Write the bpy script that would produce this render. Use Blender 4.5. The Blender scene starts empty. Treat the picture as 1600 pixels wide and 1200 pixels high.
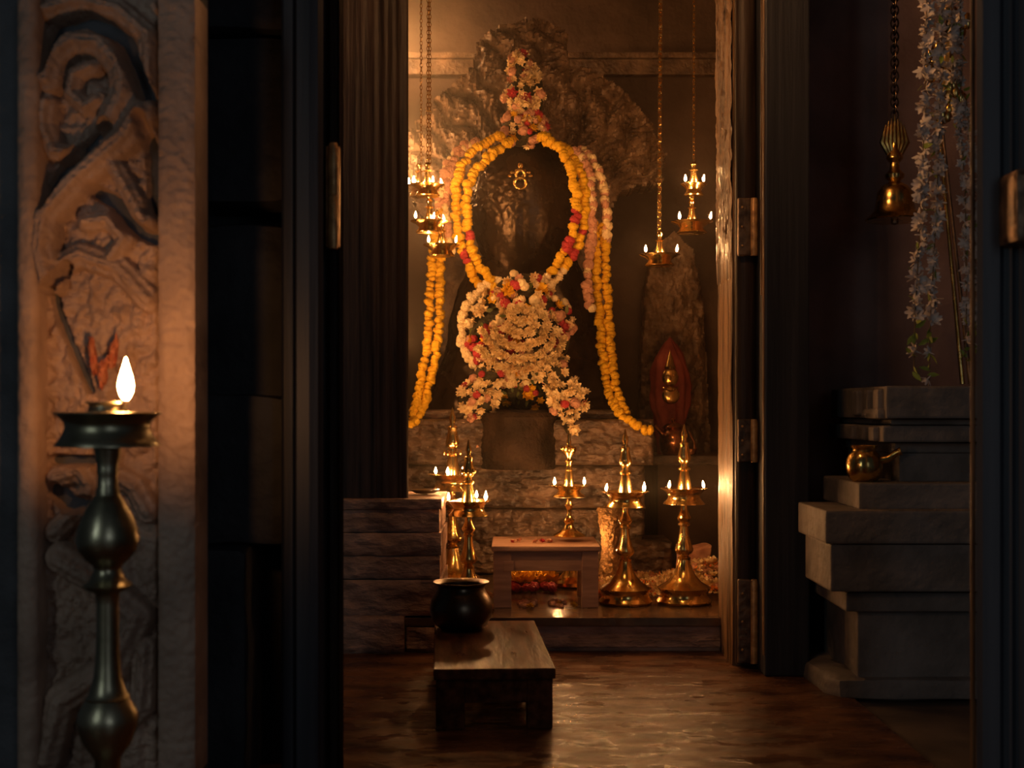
import bpy, math, random
from math import sin, cos, pi, sqrt, exp
from mathutils import Vector, Matrix, Euler, noise

random.seed(7)
SC = bpy.context.scene
COL = SC.collection

# ------------------------------------------------------------------ camera, world, exposure
CAMZ = .768
cd = bpy.data.cameras.new('camera'); cam = bpy.data.objects.new('camera', cd); COL.objects.link(cam)
cam.location = (0, 0, CAMZ); cam.rotation_euler = (pi/2, 0, 0)
cd.sensor_width = 36; cd.lens = 45; cd.shift_y = .025; cd.clip_start = .02
cd.dof.use_dof = True; cd.dof.focus_distance = 4.5; cd.dof.aperture_fstop = 4.5
SC.camera = cam
w = bpy.data.worlds.new('world'); SC.world = w; w.use_nodes = True
w.node_tree.nodes['Background'].inputs[0].default_value = (.62, .74, .92, 1)
w.node_tree.nodes['Background'].inputs[1].default_value = .014
SC.view_settings.view_transform = 'Standard'; SC.view_settings.look = 'None'
SC.view_settings.exposure = 0; SC.view_settings.gamma = 1
SC.view_settings.use_curve_mapping = False
SC.cycles.use_denoising = True
SC.cycles.volume_bounces = 0
SC.cycles.max_bounces = 6
SC.cycles.sample_clamp_indirect = 4
FLAME = 900.0      # radiance of a small oil flame

def area(name, loc, target, size, col, e):
    l = bpy.data.lights.new(name, 'AREA'); l.shape = 'RECTANGLE'; l.size, l.size_y = size
    l.color = col; l.energy = e
    o = bpy.data.objects.new(name, l); COL.objects.link(o); o.location = loc
    o.rotation_euler = (Vector(target)-Vector(loc)).to_track_quat('-Z', 'Y').to_euler()
# daylight from the temple entrance behind the viewer (two tall openings)
area('daylight_entrance', (1.5, -2.6, 1.5), (.2, 3, .8), (.7, 1.8), (.74, .84, .95), 6.0)
area('daylight_side_opening', (-1.9, -.6, 1.5), (-.3, 2.2, .7), (.4, 1.4), (.74, .88, .90), 4.0)

def P(px, py, D): return Vector(((px-800)/2000*D, D, CAMZ+(640-py)/2000*D))
def X(px, D): return (px-800)/2000*D
def Z(py, D): return CAMZ+(640-py)/2000*D

# ------------------------------------------------------------------ materials
def mat(name, c1, c2=None, rough=.7, metal=0, scale=8, stretch=(1, 1, 1), bump=0, bscale=40, coat=0, det=6,
        rough2=None, c3=None, spec=.5, bdist=.01, lo=.35, hi=.65, rscale=None, stint=None):
    m = bpy.data.materials.new(name); m.use_nodes = True
    nt = m.node_tree; N = nt.nodes; L = nt.links; b = N['Principled BSDF']
    b.inputs['Metallic'].default_value = metal; b.inputs['Roughness'].default_value = rough
    b.inputs['Coat Weight'].default_value = coat; b.inputs['Specular IOR Level'].default_value = spec
    if stint: b.inputs['Specular Tint'].default_value = (*stint, 1)
    tc = N.new('ShaderNodeTexCoord'); mp = N.new('ShaderNodeMapping'); mp.inputs['Scale'].default_value = stretch
    L.new(tc.outputs['Object'], mp.inputs['Vector'])
    n = N.new('ShaderNodeTexNoise'); n.inputs['Scale'].default_value = scale; n.inputs['Detail'].default_value = det
    L.new(mp.outputs[0], n.inputs['Vector'])
    if c2 is None: b.inputs['Base Color'].default_value = (*c1, 1)
    else:
        r = N.new('ShaderNodeValToRGB'); e = r.color_ramp.elements
        e[0].position = lo; e[0].color = (*c1, 1); e[1].position = hi; e[1].color = (*c2, 1)
        if c3: k = e.new(.5); k.color = (*c3, 1)
        L.new(n.outputs['Fac'], r.inputs[0]); L.new(r.outputs[0], b.inputs['Base Color'])
    if rough2 is not None:
        n3 = N.new('ShaderNodeTexNoise'); n3.inputs['Scale'].default_value = rscale or scale*.7; n3.inputs['Detail'].default_value = 5
        L.new(mp.outputs[0], n3.inputs['Vector'])
        mr = N.new('ShaderNodeMapRange'); mr.inputs[1].default_value = .34; mr.inputs[2].default_value = .66
        mr.inputs[3].default_value = rough; mr.inputs[4].default_value = rough2
        L.new(n3.outputs['Fac'], mr.inputs[0]); L.new(mr.outputs[0], b.inputs['Roughness'])
    if bump:
        n2 = N.new('ShaderNodeTexNoise'); n2.inputs['Scale'].default_value = bscale; n2.inputs['Detail'].default_value = 8
        L.new(mp.outputs[0], n2.inputs['Vector'])
        bp = N.new('ShaderNodeBump'); bp.inputs['Strength'].default_value = bump; bp.inputs['Distance'].default_value = bdist
        L.new(n2.outputs['Fac'], bp.inputs['Height']); L.new(bp.outputs[0], b.inputs['Normal'])
    return m
def emis(name, col, s):
    m = bpy.data.materials.new(name); m.use_nodes = True
    b = m.node_tree.nodes['Principled BSDF']; b.inputs['Base Color'].default_value = (0, 0, 0, 1)
    b.inputs['Emission Color'].default_value = (*col, 1); b.inputs['Emission Strength'].default_value = s
    return m
M = dict(
 wall=mat('sooty_wall', (.075, .043, .028), (.17, .105, .07), rough=.75, scale=3, bump=.6, bscale=14, bdist=.02),
 floor=mat('polished_stone_floor', (.055, .026, .014), (.17, .082, .042), rough=.14, rough2=.5, scale=6, bump=1, bscale=9, bdist=.014, rscale=8, spec=.17, stint=(1, .66, .42), stretch=(1, 1.8, 1)),
 lowfloor=mat('rough_floor', (.05, .04, .035), (.11, .085, .07), rough=.6, scale=6, bump=.6, bscale=14),
 plat=mat('oiled_platform_stone', (.07, .045, .03), (.17, .11, .07), rough=.10, rough2=.28, scale=9, bump=.35, bscale=25, bdist=.004, spec=.8, stint=(1, .7, .45)),
 plinth=mat('plinth_stone', (.24, .15, .11), (.50, .32, .24), rough=.65, scale=9, stretch=(1, 1, 2.2), bump=.9, bscale=18, bdist=.02),
 pstone=mat('pedestal_stone', (.035, .021, .013), (.21, .135, .085), rough=.36, scale=9, bump=.9, bscale=26, bdist=.015, stretch=(1, 1, 2)),
 spout=mat('sooty_spout_stone', (.012, .007, .004), (.05, .03, .018), rough=.6, spec=.12, scale=8, bump=1, bscale=24, bdist=.02),
 niche=mat('side_pedestal_stone', (.15, .13, .11), (.26, .22, .19), rough=.7, scale=8, bump=.8, bscale=22, bdist=.012),
 carve=mat('carved_pillar_stone', (.34, .23, .17), (.56, .39, .29), rough=.62, scale=7, bump=.7, bscale=38, bdist=.008),
 bluestone=mat('dark_blue_stone', (.06, .062, .07), (.12, .122, .135), rough=.7, scale=7, bump=.7, bscale=25, bdist=.01),
 woodpost=mat('dark_post_wood', (.018, .011, .008), (.06, .038, .028), rough=.5, spec=.3, scale=5, stretch=(9, 9, .5), bump=.35, bscale=7, bdist=.01),
 woodgrey=mat('grey_post_wood', (.062, .066, .078), (.10, .105, .12), rough=.5, scale=4, stretch=(9, 9, .3), bump=.3, bscale=8, bdist=.006),
 posta=mat('unlit_grey_wood', (.022, .024, .032), (.045, .047, .058), rough=.5, scale=4, stretch=(9, 9, .3), bump=.3, bscale=8, bdist=.006),  # darker copy of the grey wood, colour lowered so posts read as unlit
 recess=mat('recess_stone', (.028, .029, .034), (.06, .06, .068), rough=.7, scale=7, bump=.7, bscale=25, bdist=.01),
 alcove=mat('alcove_wall', (.16, .10, .085), (.30, .19, .16), rough=.8, scale=3, bump=.5, bscale=14, bdist=.02),
 woodgold=mat('oiled_jamb_wood', (.05, .026, .012), (.34, .19, .085), rough=.28, rough2=.5, scale=4, stretch=(8, 8, .6), bump=.8, bscale=8, bdist=.012),
 stool=mat('worn_stool_wood', (.34, .19, .12), (.52, .31, .20), rough=.55, scale=6, stretch=(1, 8, 8), bump=.25, bscale=12, bdist=.004),
 bench=mat('oiled_bench_wood', (.03, .012, .006), (.11, .042, .020), rough=.25, rough2=.45, spec=.06, stint=(1, .6, .4), scale=5, stretch=(7, 1, 7), bump=.4, bscale=10, bdist=.006),
 idol=mat('oiled_black_stone', (.010, .006, .004), (.030, .019, .012), rough=.2, rough2=.3, spec=.5, stint=(1, .68, .42), scale=6, bump=.3, bscale=30, bdist=.012, rscale=10),
 hood=mat('carved_hood_stone', (.11, .066, .040), (.33, .21, .125), rough=.18, rough2=.5, scale=12, bump=1, bscale=45, bdist=.01),
 brass=mat('polished_brass', (.74, .45, .12), (.90, .61, .21), rough=.13, metal=1, scale=30, bump=.15, bscale=60, bdist=.003, rough2=.3),
 oldbrass=mat('tarnished_brass', (.34, .31, .20), (.56, .50, .34), rough=.3, metal=1, scale=18, bump=.2, bscale=40, bdist=.003, rough2=.4),
 bronze=mat('dark_bronze', (.09, .065, .045), (.17, .12, .08), rough=.25, metal=1, scale=12, bump=.2, bscale=20, bdist=.004, rough2=.4),
 copper=mat('copper', (.55, .22, .09), (.75, .36, .16), rough=.2, metal=1, scale=20, bump=.2, bscale=40, bdist=.003),
 hingebrass=mat('worn_hinge_brass', (.5, .26, .1), (.85, .5, .2), rough=.4, metal=.35, scale=40, bump=.8, bscale=60, bdist=.004),
 goldfoil=mat('crinkled_foil', (.26, .14, .05), (.55, .32, .12), rough=.45, metal=.6, scale=30, bump=1, bscale=60, bdist=.02),
 iron=mat('hinge_iron', (.10, .07, .05), (.3, .19, .11), rough=.4, metal=.7, scale=30, bump=.7, bscale=60, bdist=.005),
 redcloth=mat('red_cloth', (.20, .028, .022), (.36, .07, .045), rough=.75, scale=14, bump=.5, bscale=30),
 redsmear=mat('red_orange_smear', (.45, .11, .06), (.62, .26, .14), rough=.8, scale=40),
 yellow=mat('marigold_yellow', (.84, .42, .006), (.96, .60, .014), rough=.75, scale=30),
 orange=mat('marigold_orange', (.9, .22, .015), (.95, .36, .03), rough=.75, scale=30),
 core=mat('shaded_stem_mass', (.03, .022, .010), (.07, .06, .02), rough=.8, scale=30, bump=1, bscale=60),  # core colour darkened for the shade in the gaps between blooms
 fresh=mat('fresh_leaf_green', (.16, .24, .03), (.42, .50, .08), rough=.6, scale=20),
 cream=mat('jasmine_cream', (.86, .62, .29), (.97, .80, .44), rough=.7, scale=30),
 white=mat('tuberose_white', (.66, .58, .52), (.86, .77, .68), rough=.7, scale=30),
 pink=mat('faded_pink', (.50, .22, .12), (.74, .40, .24), rough=.75, scale=30),
 red=mat('rose_red', (.35, .02, .03), (.62, .05, .05), rough=.7, scale=30),
 green=mat('leaf_green', (.03, .045, .008), (.16, .18, .03), rough=.6, scale=20),
 string=mat('dry_string', (.2, .13, .06), rough=.9),
 wick=mat('wick_cotton', (.05, .03, .02), rough=.9),
 flame=emis('oil_flame', (1, .47, .17), FLAME),
 bigflame=emis('near_oil_flame', (1, .42, .13), 260),
)

# ------------------------------------------------------------------ mesh helpers
class MB:
    def __init__(s): s.v = []; s.f = []
    def add(s, vs, fs, mx=None):
        k = len(s.v)
        s.v += [tuple(mx @ Vector(v)) if mx else tuple(v) for v in vs]
        s.f += [tuple(i+k for i in f) for f in fs]
        return s
    def box(s, x0, x1, y0, y1, z0, z1, b=0.0, mx=None):
        if b <= 0:
            vs = [(x, y, z) for x in (x0, x1) for y in (y0, y1) for z in (z0, z1)]
            fs = [(0, 1, 3, 2), (4, 6, 7, 5), (0, 4, 5, 1), (2, 3, 7, 6), (0, 2, 6, 4), (1, 5, 7, 3)]
            return s.add(vs, fs, mx)
        # chamfered on all edges
        import bmesh
        bm = bmesh.new(); bmesh.ops.create_cube(bm, size=1)
        for v in bm.verts: v.co = Vector((x0+(v.co.x+.5)*(x1-x0), y0+(v.co.y+.5)*(y1-y0), z0+(v.co.z+.5)*(z1-z0)))
        bmesh.ops.bevel(bm, geom=bm.edges[:], offset=b, segments=2, affect='EDGES', profile=.6)
        bm.verts.index_update()
        s.add([v.co[:] for v in bm.verts], [tuple(v.index for v in f.verts) for f in bm.faces], mx); bm.free()
        return s
    def lathe(s, prof, seg=32, mx=None, cap=True):
        k = len(prof); vs = []; fs = []
        for r, z in prof:
            for i in range(seg):
                a = 2*pi*i/seg; vs.append((r*cos(a), r*sin(a), z))
        for j in range(k-1):
            for i in range(seg):
                n = (i+1) % seg
                fs.append((j*seg+i, j*seg+n, (j+1)*seg+n, (j+1)*seg+i))
        if cap:
            fs.append(tuple(range(seg))[::-1]); fs.append(tuple((k-1)*seg+i for i in range(seg)))
        return s.add(vs, fs, mx)
    def tube(s, path, r, seg=8, mx=None):
        path = [Vector(p) for p in path]; n = len(path); vs = []; fs = []
        for i, p in enumerate(path):
            t = (path[min(i+1, n-1)]-path[max(i-1, 0)]).normalized()
            u = t.cross(Vector((0, 1, 0)))
            if u.length < .05: u = t.cross(Vector((1, 0, 0)))
            u.normalize(); w_ = t.cross(u)
            rr = r[i] if isinstance(r, (list, tuple)) else r
            for k in range(seg):
                a = 2*pi*k/seg; vs.append(p+u*rr*cos(a)+w_*rr*sin(a))
        for i in range(n-1):
            for k in range(seg):
                m_ = (k+1) % seg; fs.append((i*seg+k, i*seg+m_, (i+1)*seg+m_, (i+1)*seg+k))
        fs.append(tuple(range(seg))[::-1]); fs.append(tuple((n-1)*seg+k for k in range(seg)))
        return s.add(vs, fs, mx)
    def torus(s, R, r, mx=None, a=14, b=7, sy=1):
        vs = []; fs = []
        for i in range(a):
            for j in range(b):
                t = 2*pi*i/a; q = 2*pi*j/b
                vs.append(((R+r*cos(q))*cos(t), (R+r*cos(q))*sin(t)*sy, r*sin(q)))
        for i in range(a):
            for j in range(b):
                i2 = (i+1) % a; j2 = (j+1) % b
                fs.append((i*b+j, i2*b+j, i2*b+j2, i*b+j2))
        return s.add(vs, fs, mx)
    def ball(s, r, mx=None, a=16, b=10, disp=None):
        vs = []; fs = []
        for j in range(1, b):
            for i in range(a):
                t = pi*j/b; q = 2*pi*i/a
                d = Vector((sin(t)*cos(q), sin(t)*sin(q), cos(t)))
                vs.append(d*r*(1+(disp(d) if disp else 0)))
        for d in (Vector((0, 0, 1)), Vector((0, 0, -1))): vs.append(d*r*(1+(disp(d) if disp else 0)))
        for j in range(b-2):
            for i in range(a):
                n = (i+1) % a; fs.append((j*a+i, (j+1)*a+i, (j+1)*a+n, j*a+n))
        T = len(vs)-2
        for i in range(a):
            n = (i+1) % a; fs.append((T, i, n)); fs.append((T+1, (b-2)*a+n, (b-2)*a+i))
        return s.add(vs, fs, mx)
    def mesh(s, name, m, smooth=False):
        me = bpy.data.meshes.new(name); me.from_pydata(s.v, [], s.f); me.materials.append(m)
        if smooth:
            me.polygons.foreach_set('use_smooth', [True]*len(me.polygons))
        me.update()
        if smooth is True or smooth == 'auto':
            try: me.set_sharp_from_angle(angle=math.radians(42))
            except Exception: pass
        return me
def obj(name, mb, m, parent=None, smooth=False, loc=None):
    me = mb if isinstance(mb, bpy.types.Mesh) else mb.mesh(name, m, smooth)
    o = bpy.data.objects.new(name, me); COL.objects.link(o)
    if parent: o.parent = parent
    if loc is not None: o.location = loc
    return o
def thing(name, label, cat, loc=(0, 0, 0), rz=0, group=None):
    o = bpy.data.objects.new(name, None); COL.objects.link(o); o.location = loc; o.rotation_euler = (0, 0, rz)
    o.empty_display_size = .05
    return tag(o, label, cat, group)
def tag(o, label, cat, group=None):
    o['label'] = label; o['category'] = cat
    if group: o['group'] = group
    return o
def struct(name, mb, m, smooth=False, parent=None):
    o = obj(name, mb, m, parent, smooth)
    if not parent: o['kind'] = 'structure'
    return o
def T(x, y, z): return Matrix.Translation((x, y, z))
def R(a, ax): return Matrix.Rotation(a, 4, ax)
def S(x, y, z): return Matrix.Diagonal((x, y, z, 1))
def fbm(x, y, z=0, o=4): return noise.fractal(Vector((x, y, z)), 1.0, 2.0, o)

def seg_d(px, py, pts):
    best = 1e9; tt = 0; n = len(pts)-1
    for i in range(n):
        ax, ay = pts[i]; bx, by = pts[i+1]
        dx, dy = bx-ax, by-ay; t = ((px-ax)*dx+(py-ay)*dy)/(dx*dx+dy*dy+1e-9); t = max(0, min(1, t))
        d = (px-ax-t*dx)**2+(py-ay-t*dy)**2
        if d < best: best = d; tt = (i+t)/n
    return sqrt(best), tt
def inside(x, y, poly):
    c = False; j = len(poly)-1
    for i in range(len(poly)):
        xi, yi = poly[i]; xj, yj = poly[j]
        if (yi > y) != (yj > y) and x < (xj-xi)*(y-yi)/(yj-yi)+xi: c = not c
        j = i
    return c
def relief(px0, px1, py0, py1, step, D, hf, mask=None, depth=.1):
    """carved stone face: height field towards the viewer with real thickness behind it"""
    nx = int((px1-px0)/step)+1; ny = int((py1-py0)/step)+1
    mb = MB(); keep = {}; vs = []; fs = []; edges = {}
    for j in range(ny):
        for i in range(nx):
            x = px0+i*step; y = py0+j*step
            p = P(x, y, D); vs.append((p.x, D-hf(x, y), p.z))
    for j in range(ny-1):
        for i in range(nx-1):
            if mask and not mask(px0+(i+.5)*step, py0+(j+.5)*step): continue
            f = (j*nx+i, (j+1)*nx+i, (j+1)*nx+i+1, j*nx+i+1); fs.append(f)
            for a in range(4):
                e = (f[a], f[(a+1) % 4]); edges[e] = 1
    bd = [e for e in edges if (e[1], e[0]) not in edges]
    back = {}
    for e in bd:
        for v in e:
            if v not in back:
                back[v] = len(vs); x, y, z = vs[v]; vs.append((x, D+depth, z))
        fs.append((e[1], e[0], back[e[0]], back[e[1]]))
    used = sorted({i for f in fs for i in f}); mp = {u: k for k, u in enumerate(used)}
    mb.v = [vs[u] for u in used]; mb.f = [tuple(mp[i] for i in f) for f in fs]
    return mb

# ================================================================== THE SETTING
struct('floor', MB().box(-2.2, .91, -.5, 4.07, -.1, 0), M['floor'])
struct('floor_lower', MB().box(.91, 3, -.5, 4.1, -.1, -.012), M['lowfloor'])
PZ = .108
p = thing('sanctum_platform', 'low oiled stone platform at the sanctum threshold, carrying stool and brass lamps', 'platform', (0, 0, 0))
obj('platform_slab', MB().box(X(560, 4.06), .80, 4.06, 6.2, PZ-.028, PZ, .003), M['plat'], p)
obj('riser', MB().box(X(560, 4.06), .80, 4.075, 6.2, 0, PZ-.028).box(-.34, .8, 4.066, 4.2, .012, .04, .004), M['plinth'], p)
struct('floor_sanctum', MB().box(-1.1, 1.3, 4.5, 6.3, -.1, PZ-.004), M['plat'])
struct('wall_back', MB().box(-1.1, 1.3, 6.2, 6.4, 0, 3.4), M['wall'])
struct('wall_left', MB().box(-1.1, -.95, 4.3, 6.2, 0, 3.4), M['wall'])
struct('wall_right', MB().box(1.15, 1.3, 4.2, 6.2, 0, 3.4), M['wall'])
struct('ceiling', MB().box(-2.6, 3.2, 1.2, 6.4, 3.3, 3.5), M['wall'])
struct('trim_1', MB().box(-.95, 1.15, 6.15, 6.2, Z(118, 6.17), Z(92, 6.17), .006).box(-.95, 1.15, 6.12, 6.2, Z(92, 6.14), Z(83, 6.14), .004), M['hood'])
struct('wall_front', MB().box(.80, 3.1, 4.06, 4.2, 0, 3.3), M['alcove'])
struct('wall_side', MB().box(3.0, 3.1, 1.5, 4.06, 0, 3.3), M['wall'])
struct('wall_pier', MB().box(-2.2, X(468, 4.1), 4.14, 4.4, 0, 3.3), M['wall'])

# left wooden pillar on its stone plinth
def pillar_bm():
    mb = MB(); x0 = X(470, 4.1); x1 = X(637, 4.1); n = 64; prof = []
    for i in range(n+1):
        t = i/n; x = x0+t*(x1-x0)
        y = 4.12 + .004*noise.noise(Vector((x*55, 0, 3))) + .003*noise.noise(Vector((x*160, 0, 5)))
        if t > .97: y += (t-.97)*.25
        prof.append((x, y))
    zs = [Z(780, 4.1)+k*(3.3-Z(780, 4.1))/24 for k in range(25)]
    vs = []; fs = []
    for z in zs:
        for x, y in prof: vs.append((x, y+.003*noise.noise(Vector((x*40, z*3, 0))), z))
    w_ = n+1
    for j in range(24):
        for i in range(n): fs.append((j*w_+i, j*w_+i+1, (j+1)*w_+i+1, (j+1)*w_+i))
    mb.add(vs, fs)
    mb.add([(x1, 4.128, zs[0]), (x1-.035, 4.42, zs[0]), (x1-.035, 4.42, zs[-1]), (x1, 4.128, zs[-1])], [(0, 1, 2, 3)]); mb.box(x0, x1-.035, 4.40, 4.42, zs[0], zs[-1])
    mb.box(x0, x1-.035, 4.13, 4.42, zs[0]-.001, zs[0]+.002)
    return mb
tag(obj('wooden_pillar', pillar_bm(), M['woodpost'], None, True), 'dark vertically grained wooden pillar left of the sanctum opening, on a stone plinth', 'pillar')
pl = thing('stone_plinth', 'dark rough stone plinth of stacked courses under the left wooden pillar', 'plinth', (0, 0, 0))
def course(x0, x1, y0, z0, z1, dep=.42):
    mb = MB(); nx = 40; nz = max(4, int((z1-z0)/.012)); vs = []; fs = []
    for j in range(nz+1):
        for i in range(nx+1):
            x = x0+(x1-x0)*i/nx; z = z0+(z1-z0)*j/nz
            e = min(j, nz-j)/nz; ex = min(i, nx-i)/nx
            y = y0 + .007*exp(-e*34)+.006*exp(-ex*60) - .012*fbm(x*14, z*22, y0)
            vs.append((x, y, z))
    for j in range(nz):
        for i in range(nx):
            a = j*(nx+1)+i; fs.append((a, a+1, a+nx+2, a+nx+1))
    mb.add(vs, fs); mb.box(x0+.003, x1-.001, y0+.02, y0+dep, z0+.001, z1-.001)
    return mb
xp = X(690, 4.06)
for (a, b, dx, dy) in ((780, 796, .0, -.0), (797, 832, -.008, .012), (833, 868, -.002, .004), (869, 905, -.006, .008), (906, 962, 0, 0)):
    obj('stone_course', course(X(470, 4.06), xp+dx, 4.05+dy, Z(b, 4.06), Z(a, 4.06)), M['plinth'], pl, True)
obj('base_course', course(X(470, 4.06), X(632, 4.04), 4.025, 0, Z(963, 4.04), .2), M['plinth'], pl, True)
obj('base_course', course(X(634, 4.04), X(690, 4.04), 4.045, 0, PZ-.03, .01), M['plinth'], pl, True)

dsh = thing('oil_dish', 'small dark shallow dish resting on top of the stone plinth beside the left pillar', 'dish', (X(664, 4.3), 4.3, Z(780, 4.06)+.002))
obj('bowl', MB().lathe([(.012, 0), (.03, .001), (.046, .009), (.05, .014), (.047, .014), (.03, .005), (.005, .004)], 28), M['bronze'], dsh, True)

# right door frame: carved inner jamb, dark leaf post with hinges, outer post
jm = thing('door_jamb', 'tall carved wooden inner jamb glowing gold, right edge of the sanctum opening', 'door frame', (0, 0, 0))
def jamb_bm():
    mb = MB(); x0 = .662; zs = []; nz = 520; ny = 26; vs = []; fs = []
    for j in range(nz+1):
        z = 3.3*j/nz
        for i in range(ny+1):
            y = 3.84+.27*i/ny; t = i/ny
            pz = 640-(z-CAMZ)/3.97*2000   # photo height of this ring, only used to place the carved length
            h = 0
            if pz < 440:
                h = (.004*abs(sin(z*34+3*sin(y*46)+2*noise.noise(Vector((z*9, y*30, 1)))))+.006*abs(noise.noise(Vector((y*70, z*60, 3)))))*min(1, (440-pz)/60)+.007*sin(t*pi*5)**2
            else:
                h = .004*sin(t*pi*3)**2*(1 if pz < 750 else .3)
            h += .004*fbm(y*60, z*4, 2)
            vs.append((x0-h, y, z))
    for j in range(nz):
        for i in range(ny):
            a = j*(ny+1)+i; fs.append((a, a+1, a+ny+2, a+ny+1))
    mb.add(vs, fs); mb.box(x0+.001, .727, 3.842, 4.108, 0, 3.3)
    return mb
obj('carved_face', jamb_bm(), M['woodgold'], jm, True)
lf = thing('door_leaf_post', 'dark rounded door post with iron hinges beside the carved jamb', 'door post', (0, 0, 0))
mb = MB(); mb.lathe([(.031, .012), (.033, .03), (.033, 3.29)], 24, T(.698, 3.82, 0) @ S(1, .75, 1)); obj('post', mb, M['woodpost'], lf, True)
for a, b in ((310, 400), (655, 722), (905, 1036)):
    h = MB(); n = 14
    D0 = 3.79
    h.box(.668, .706, 3.780, 3.80, Z(b, D0), Z(a, D0), .004)
    hp = obj('hinge', h, M['iron'], lf)
    k = MB(); k.lathe([(.011, 0), (.012, .01), (.012, (b-a)/2000*D0-.01), (.009, (b-a)/2000*D0)], 14, T(.716, 3.785, Z(b, D0)))
    for q in range(3): k.ball(.004, T(.68, 3.779, Z(b, D0)+(q+.5)*(b-a)/2000*D0/3), 8, 6)
    obj('hinge_knuckle', k, M['hingebrass'], hp, True)
op = thing('outer_door_post', 'wide near-black outer door post with a thin golden edge, right of the sanctum', 'door post', (0, 0, 0))
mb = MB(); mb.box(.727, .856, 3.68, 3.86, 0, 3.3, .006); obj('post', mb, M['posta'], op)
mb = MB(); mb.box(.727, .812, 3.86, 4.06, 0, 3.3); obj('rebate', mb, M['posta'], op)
mb = MB(); mb.box(.7235, .729, 3.685, 3.70, .06, 3.3, .002).box(.7235, .729, 3.72, 3.725, 1.1, 3.3, .001); obj('edge_bead', mb, M['woodgold'], op)

# ================================================================== SIDE NICHE (right)
pd_ = thing('side_pedestal', 'grey stepped stone pedestal in the dark right-hand alcove, carrying a small brass pot', 'pedestal', (0, 0, 0))
def tier(y0p, y1p, pxf, D, back=3.98, name='tier', bev=.006, xe=2.2):
    x = X(pxf, D)
    return obj(name, MB().box(x, xe, D, back, Z(y1p, D), Z(y0p, D), bev), M['niche'], pd_)
tier(955, 1082, 1340, 3.43, name='base_block')
tier(926, 956, 1322, 3.38)
tier(851, 925, 1298, 3.31, back=3.6)
tier(798, 850, 1290, 3.30, back=3.62)
tier(755, 797, 1342, 3.36, back=3.75)
tier(708, 754, 1405, 3.45)
tier(692, 708, 1398, 3.46)
tier(665, 691, 1380, 3.40)
tier(655, 664, 1392, 3.44)
tier(603, 654, 1385, 3.39, name='top_slab')
for i, (a, b, px_, D) in enumerate([(608, 650, 1384, 3.42), (608, 650, 1384, 3.52), (608, 650, 1384, 3.63), (667, 690, 1380, 3.44), (667, 690, 1380, 3.54), (667, 690, 1380, 3.66)]):
    x = X(px_, 3.4)
    obj('moulding', MB().box(x-.016, x+.01, D, D+.05, Z(b, 3.4), Z(a, 3.4), .007), M['niche'], pd_)
obj('moulding', MB().box(X(1372, 3.4), X(1410, 3.4), 3.41, 3.56, Z(655, 3.4), Z(638, 3.4), .012), M['niche'], pd_)
def rough_block(x0, x1, y0, y1, z0, z1, amp, seed):
    mb = MB(); mb.box(-.5, .5, -.5, .5, -.5, .5)
    import bmesh
    bm = bmesh.new(); bmesh.ops.create_cube(bm, size=1); bmesh.ops.subdivide_edges(bm, edges=bm.edges[:], cuts=7, use_grid_fill=True)
    for v in bm.verts:
        c = v.co.copy(); rr = Vector((max(-.5, min(.5, c.x)), c.y, c.z))
        k = sum(abs(q)**8 for q in (c*2))**.125
        c = c/ max(1, k)**.6
        v.co = Vector((x0+(c.x+.5)*(x1-x0), y0+(c.y+.5)*(y1-y0), z0+(c.z+.5)*(z1-z0)))
        d = noise.noise_vector(v.co*9+Vector((seed, 0, 0)))*amp; v.co += d
    bm.verts.index_update()
    o = MB().add([v.co[:] for v in bm.verts], [tuple(v.index for v in f.verts) for f in bm.faces]); bm.free(); return o
obj('foot_stone', rough_block(.84, 2.2, 3.40, 3.95, -.012, .055, .012, 3), M['niche'], pd_, True)

def pot_profile(r, h, lip=.8, neck=.68):
    return [(.25*r, .0), (.62*r, .0), (.82*r, .10*h), (.97*r, .28*h), (r, .45*h), (.95*r, .62*h), (.82*r, .75*h), (neck*r, .85*h), (neck*r, .90*h),
            (lip*r, .97*h), ((lip+.03)*r, h), (lip*r, h*1.0), ((neck-.03)*r, .93*h), ((neck-.04)*r, .84*h), (.78*r, .74*h), (.9*r, .6*h), (.92*r, .45*h), (.75*r, .12*h), (.3*r, .06*h)]
t = thing('brass_pot', 'small round brass water pot on the ledge of the grey side pedestal', 'pot', (X(1344, 3.48), 3.44, Z(755, 3.36)))
obj('pot_body', MB().lathe([(a, b) for a, b in pot_profile(.049, .097, .72, .62)], 36), M['brass'], t, True)
mb = MB(); mb.tube([(.035, -.01, .055), (.06, -.02, .062), (.078, -.025, .078), (.09, -.03, .083)], [.012, .010, .009, .011], 10); obj('spout', mb, M['brass'], t, True)

# ornate hanging brass bell in the alcove
bl = thing('brass_bell', 'ornate dark brass bell with tall crested handle hanging in the right alcove', 'bell', P(1398, 345, 3.7))
k = 3.7/2000
bo = MB().lathe([(44*k, 0), (45*k, 2*k), (40*k, 7*k), (31*k, 16*k), (28*k, 32*k), (27*k, 44*k), (20*k, 54*k), (10*k, 60*k), (6*k, 64*k), (5*k, 60*k), (24*k, 40*k), (30*k, 14*k), (41*k, 2*k)], 36)
obj('bell_body', bo, M['brass'], bl, True)
cr = MB().lathe([(6*k, 60*k), (14*k, 66*k), (15*k, 72*k), (8*k, 80*k), (7*k, 90*k), (13*k, 97*k), (12*k, 103*k), (6*k, 110*k), (5*k, 122*k)], 20)
for q in range(7):
    a = q/6*2-1
    cr.tube([(a*10*k, 0, 104*k), (a*19*k, 0, 122*k), (a*14*k, 0, 150*k+(1-abs(a))*18*k)], [3.5*k, 5*k, 1*k], 8)
obj('crest', cr, M['brass'], bl, True)
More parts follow.
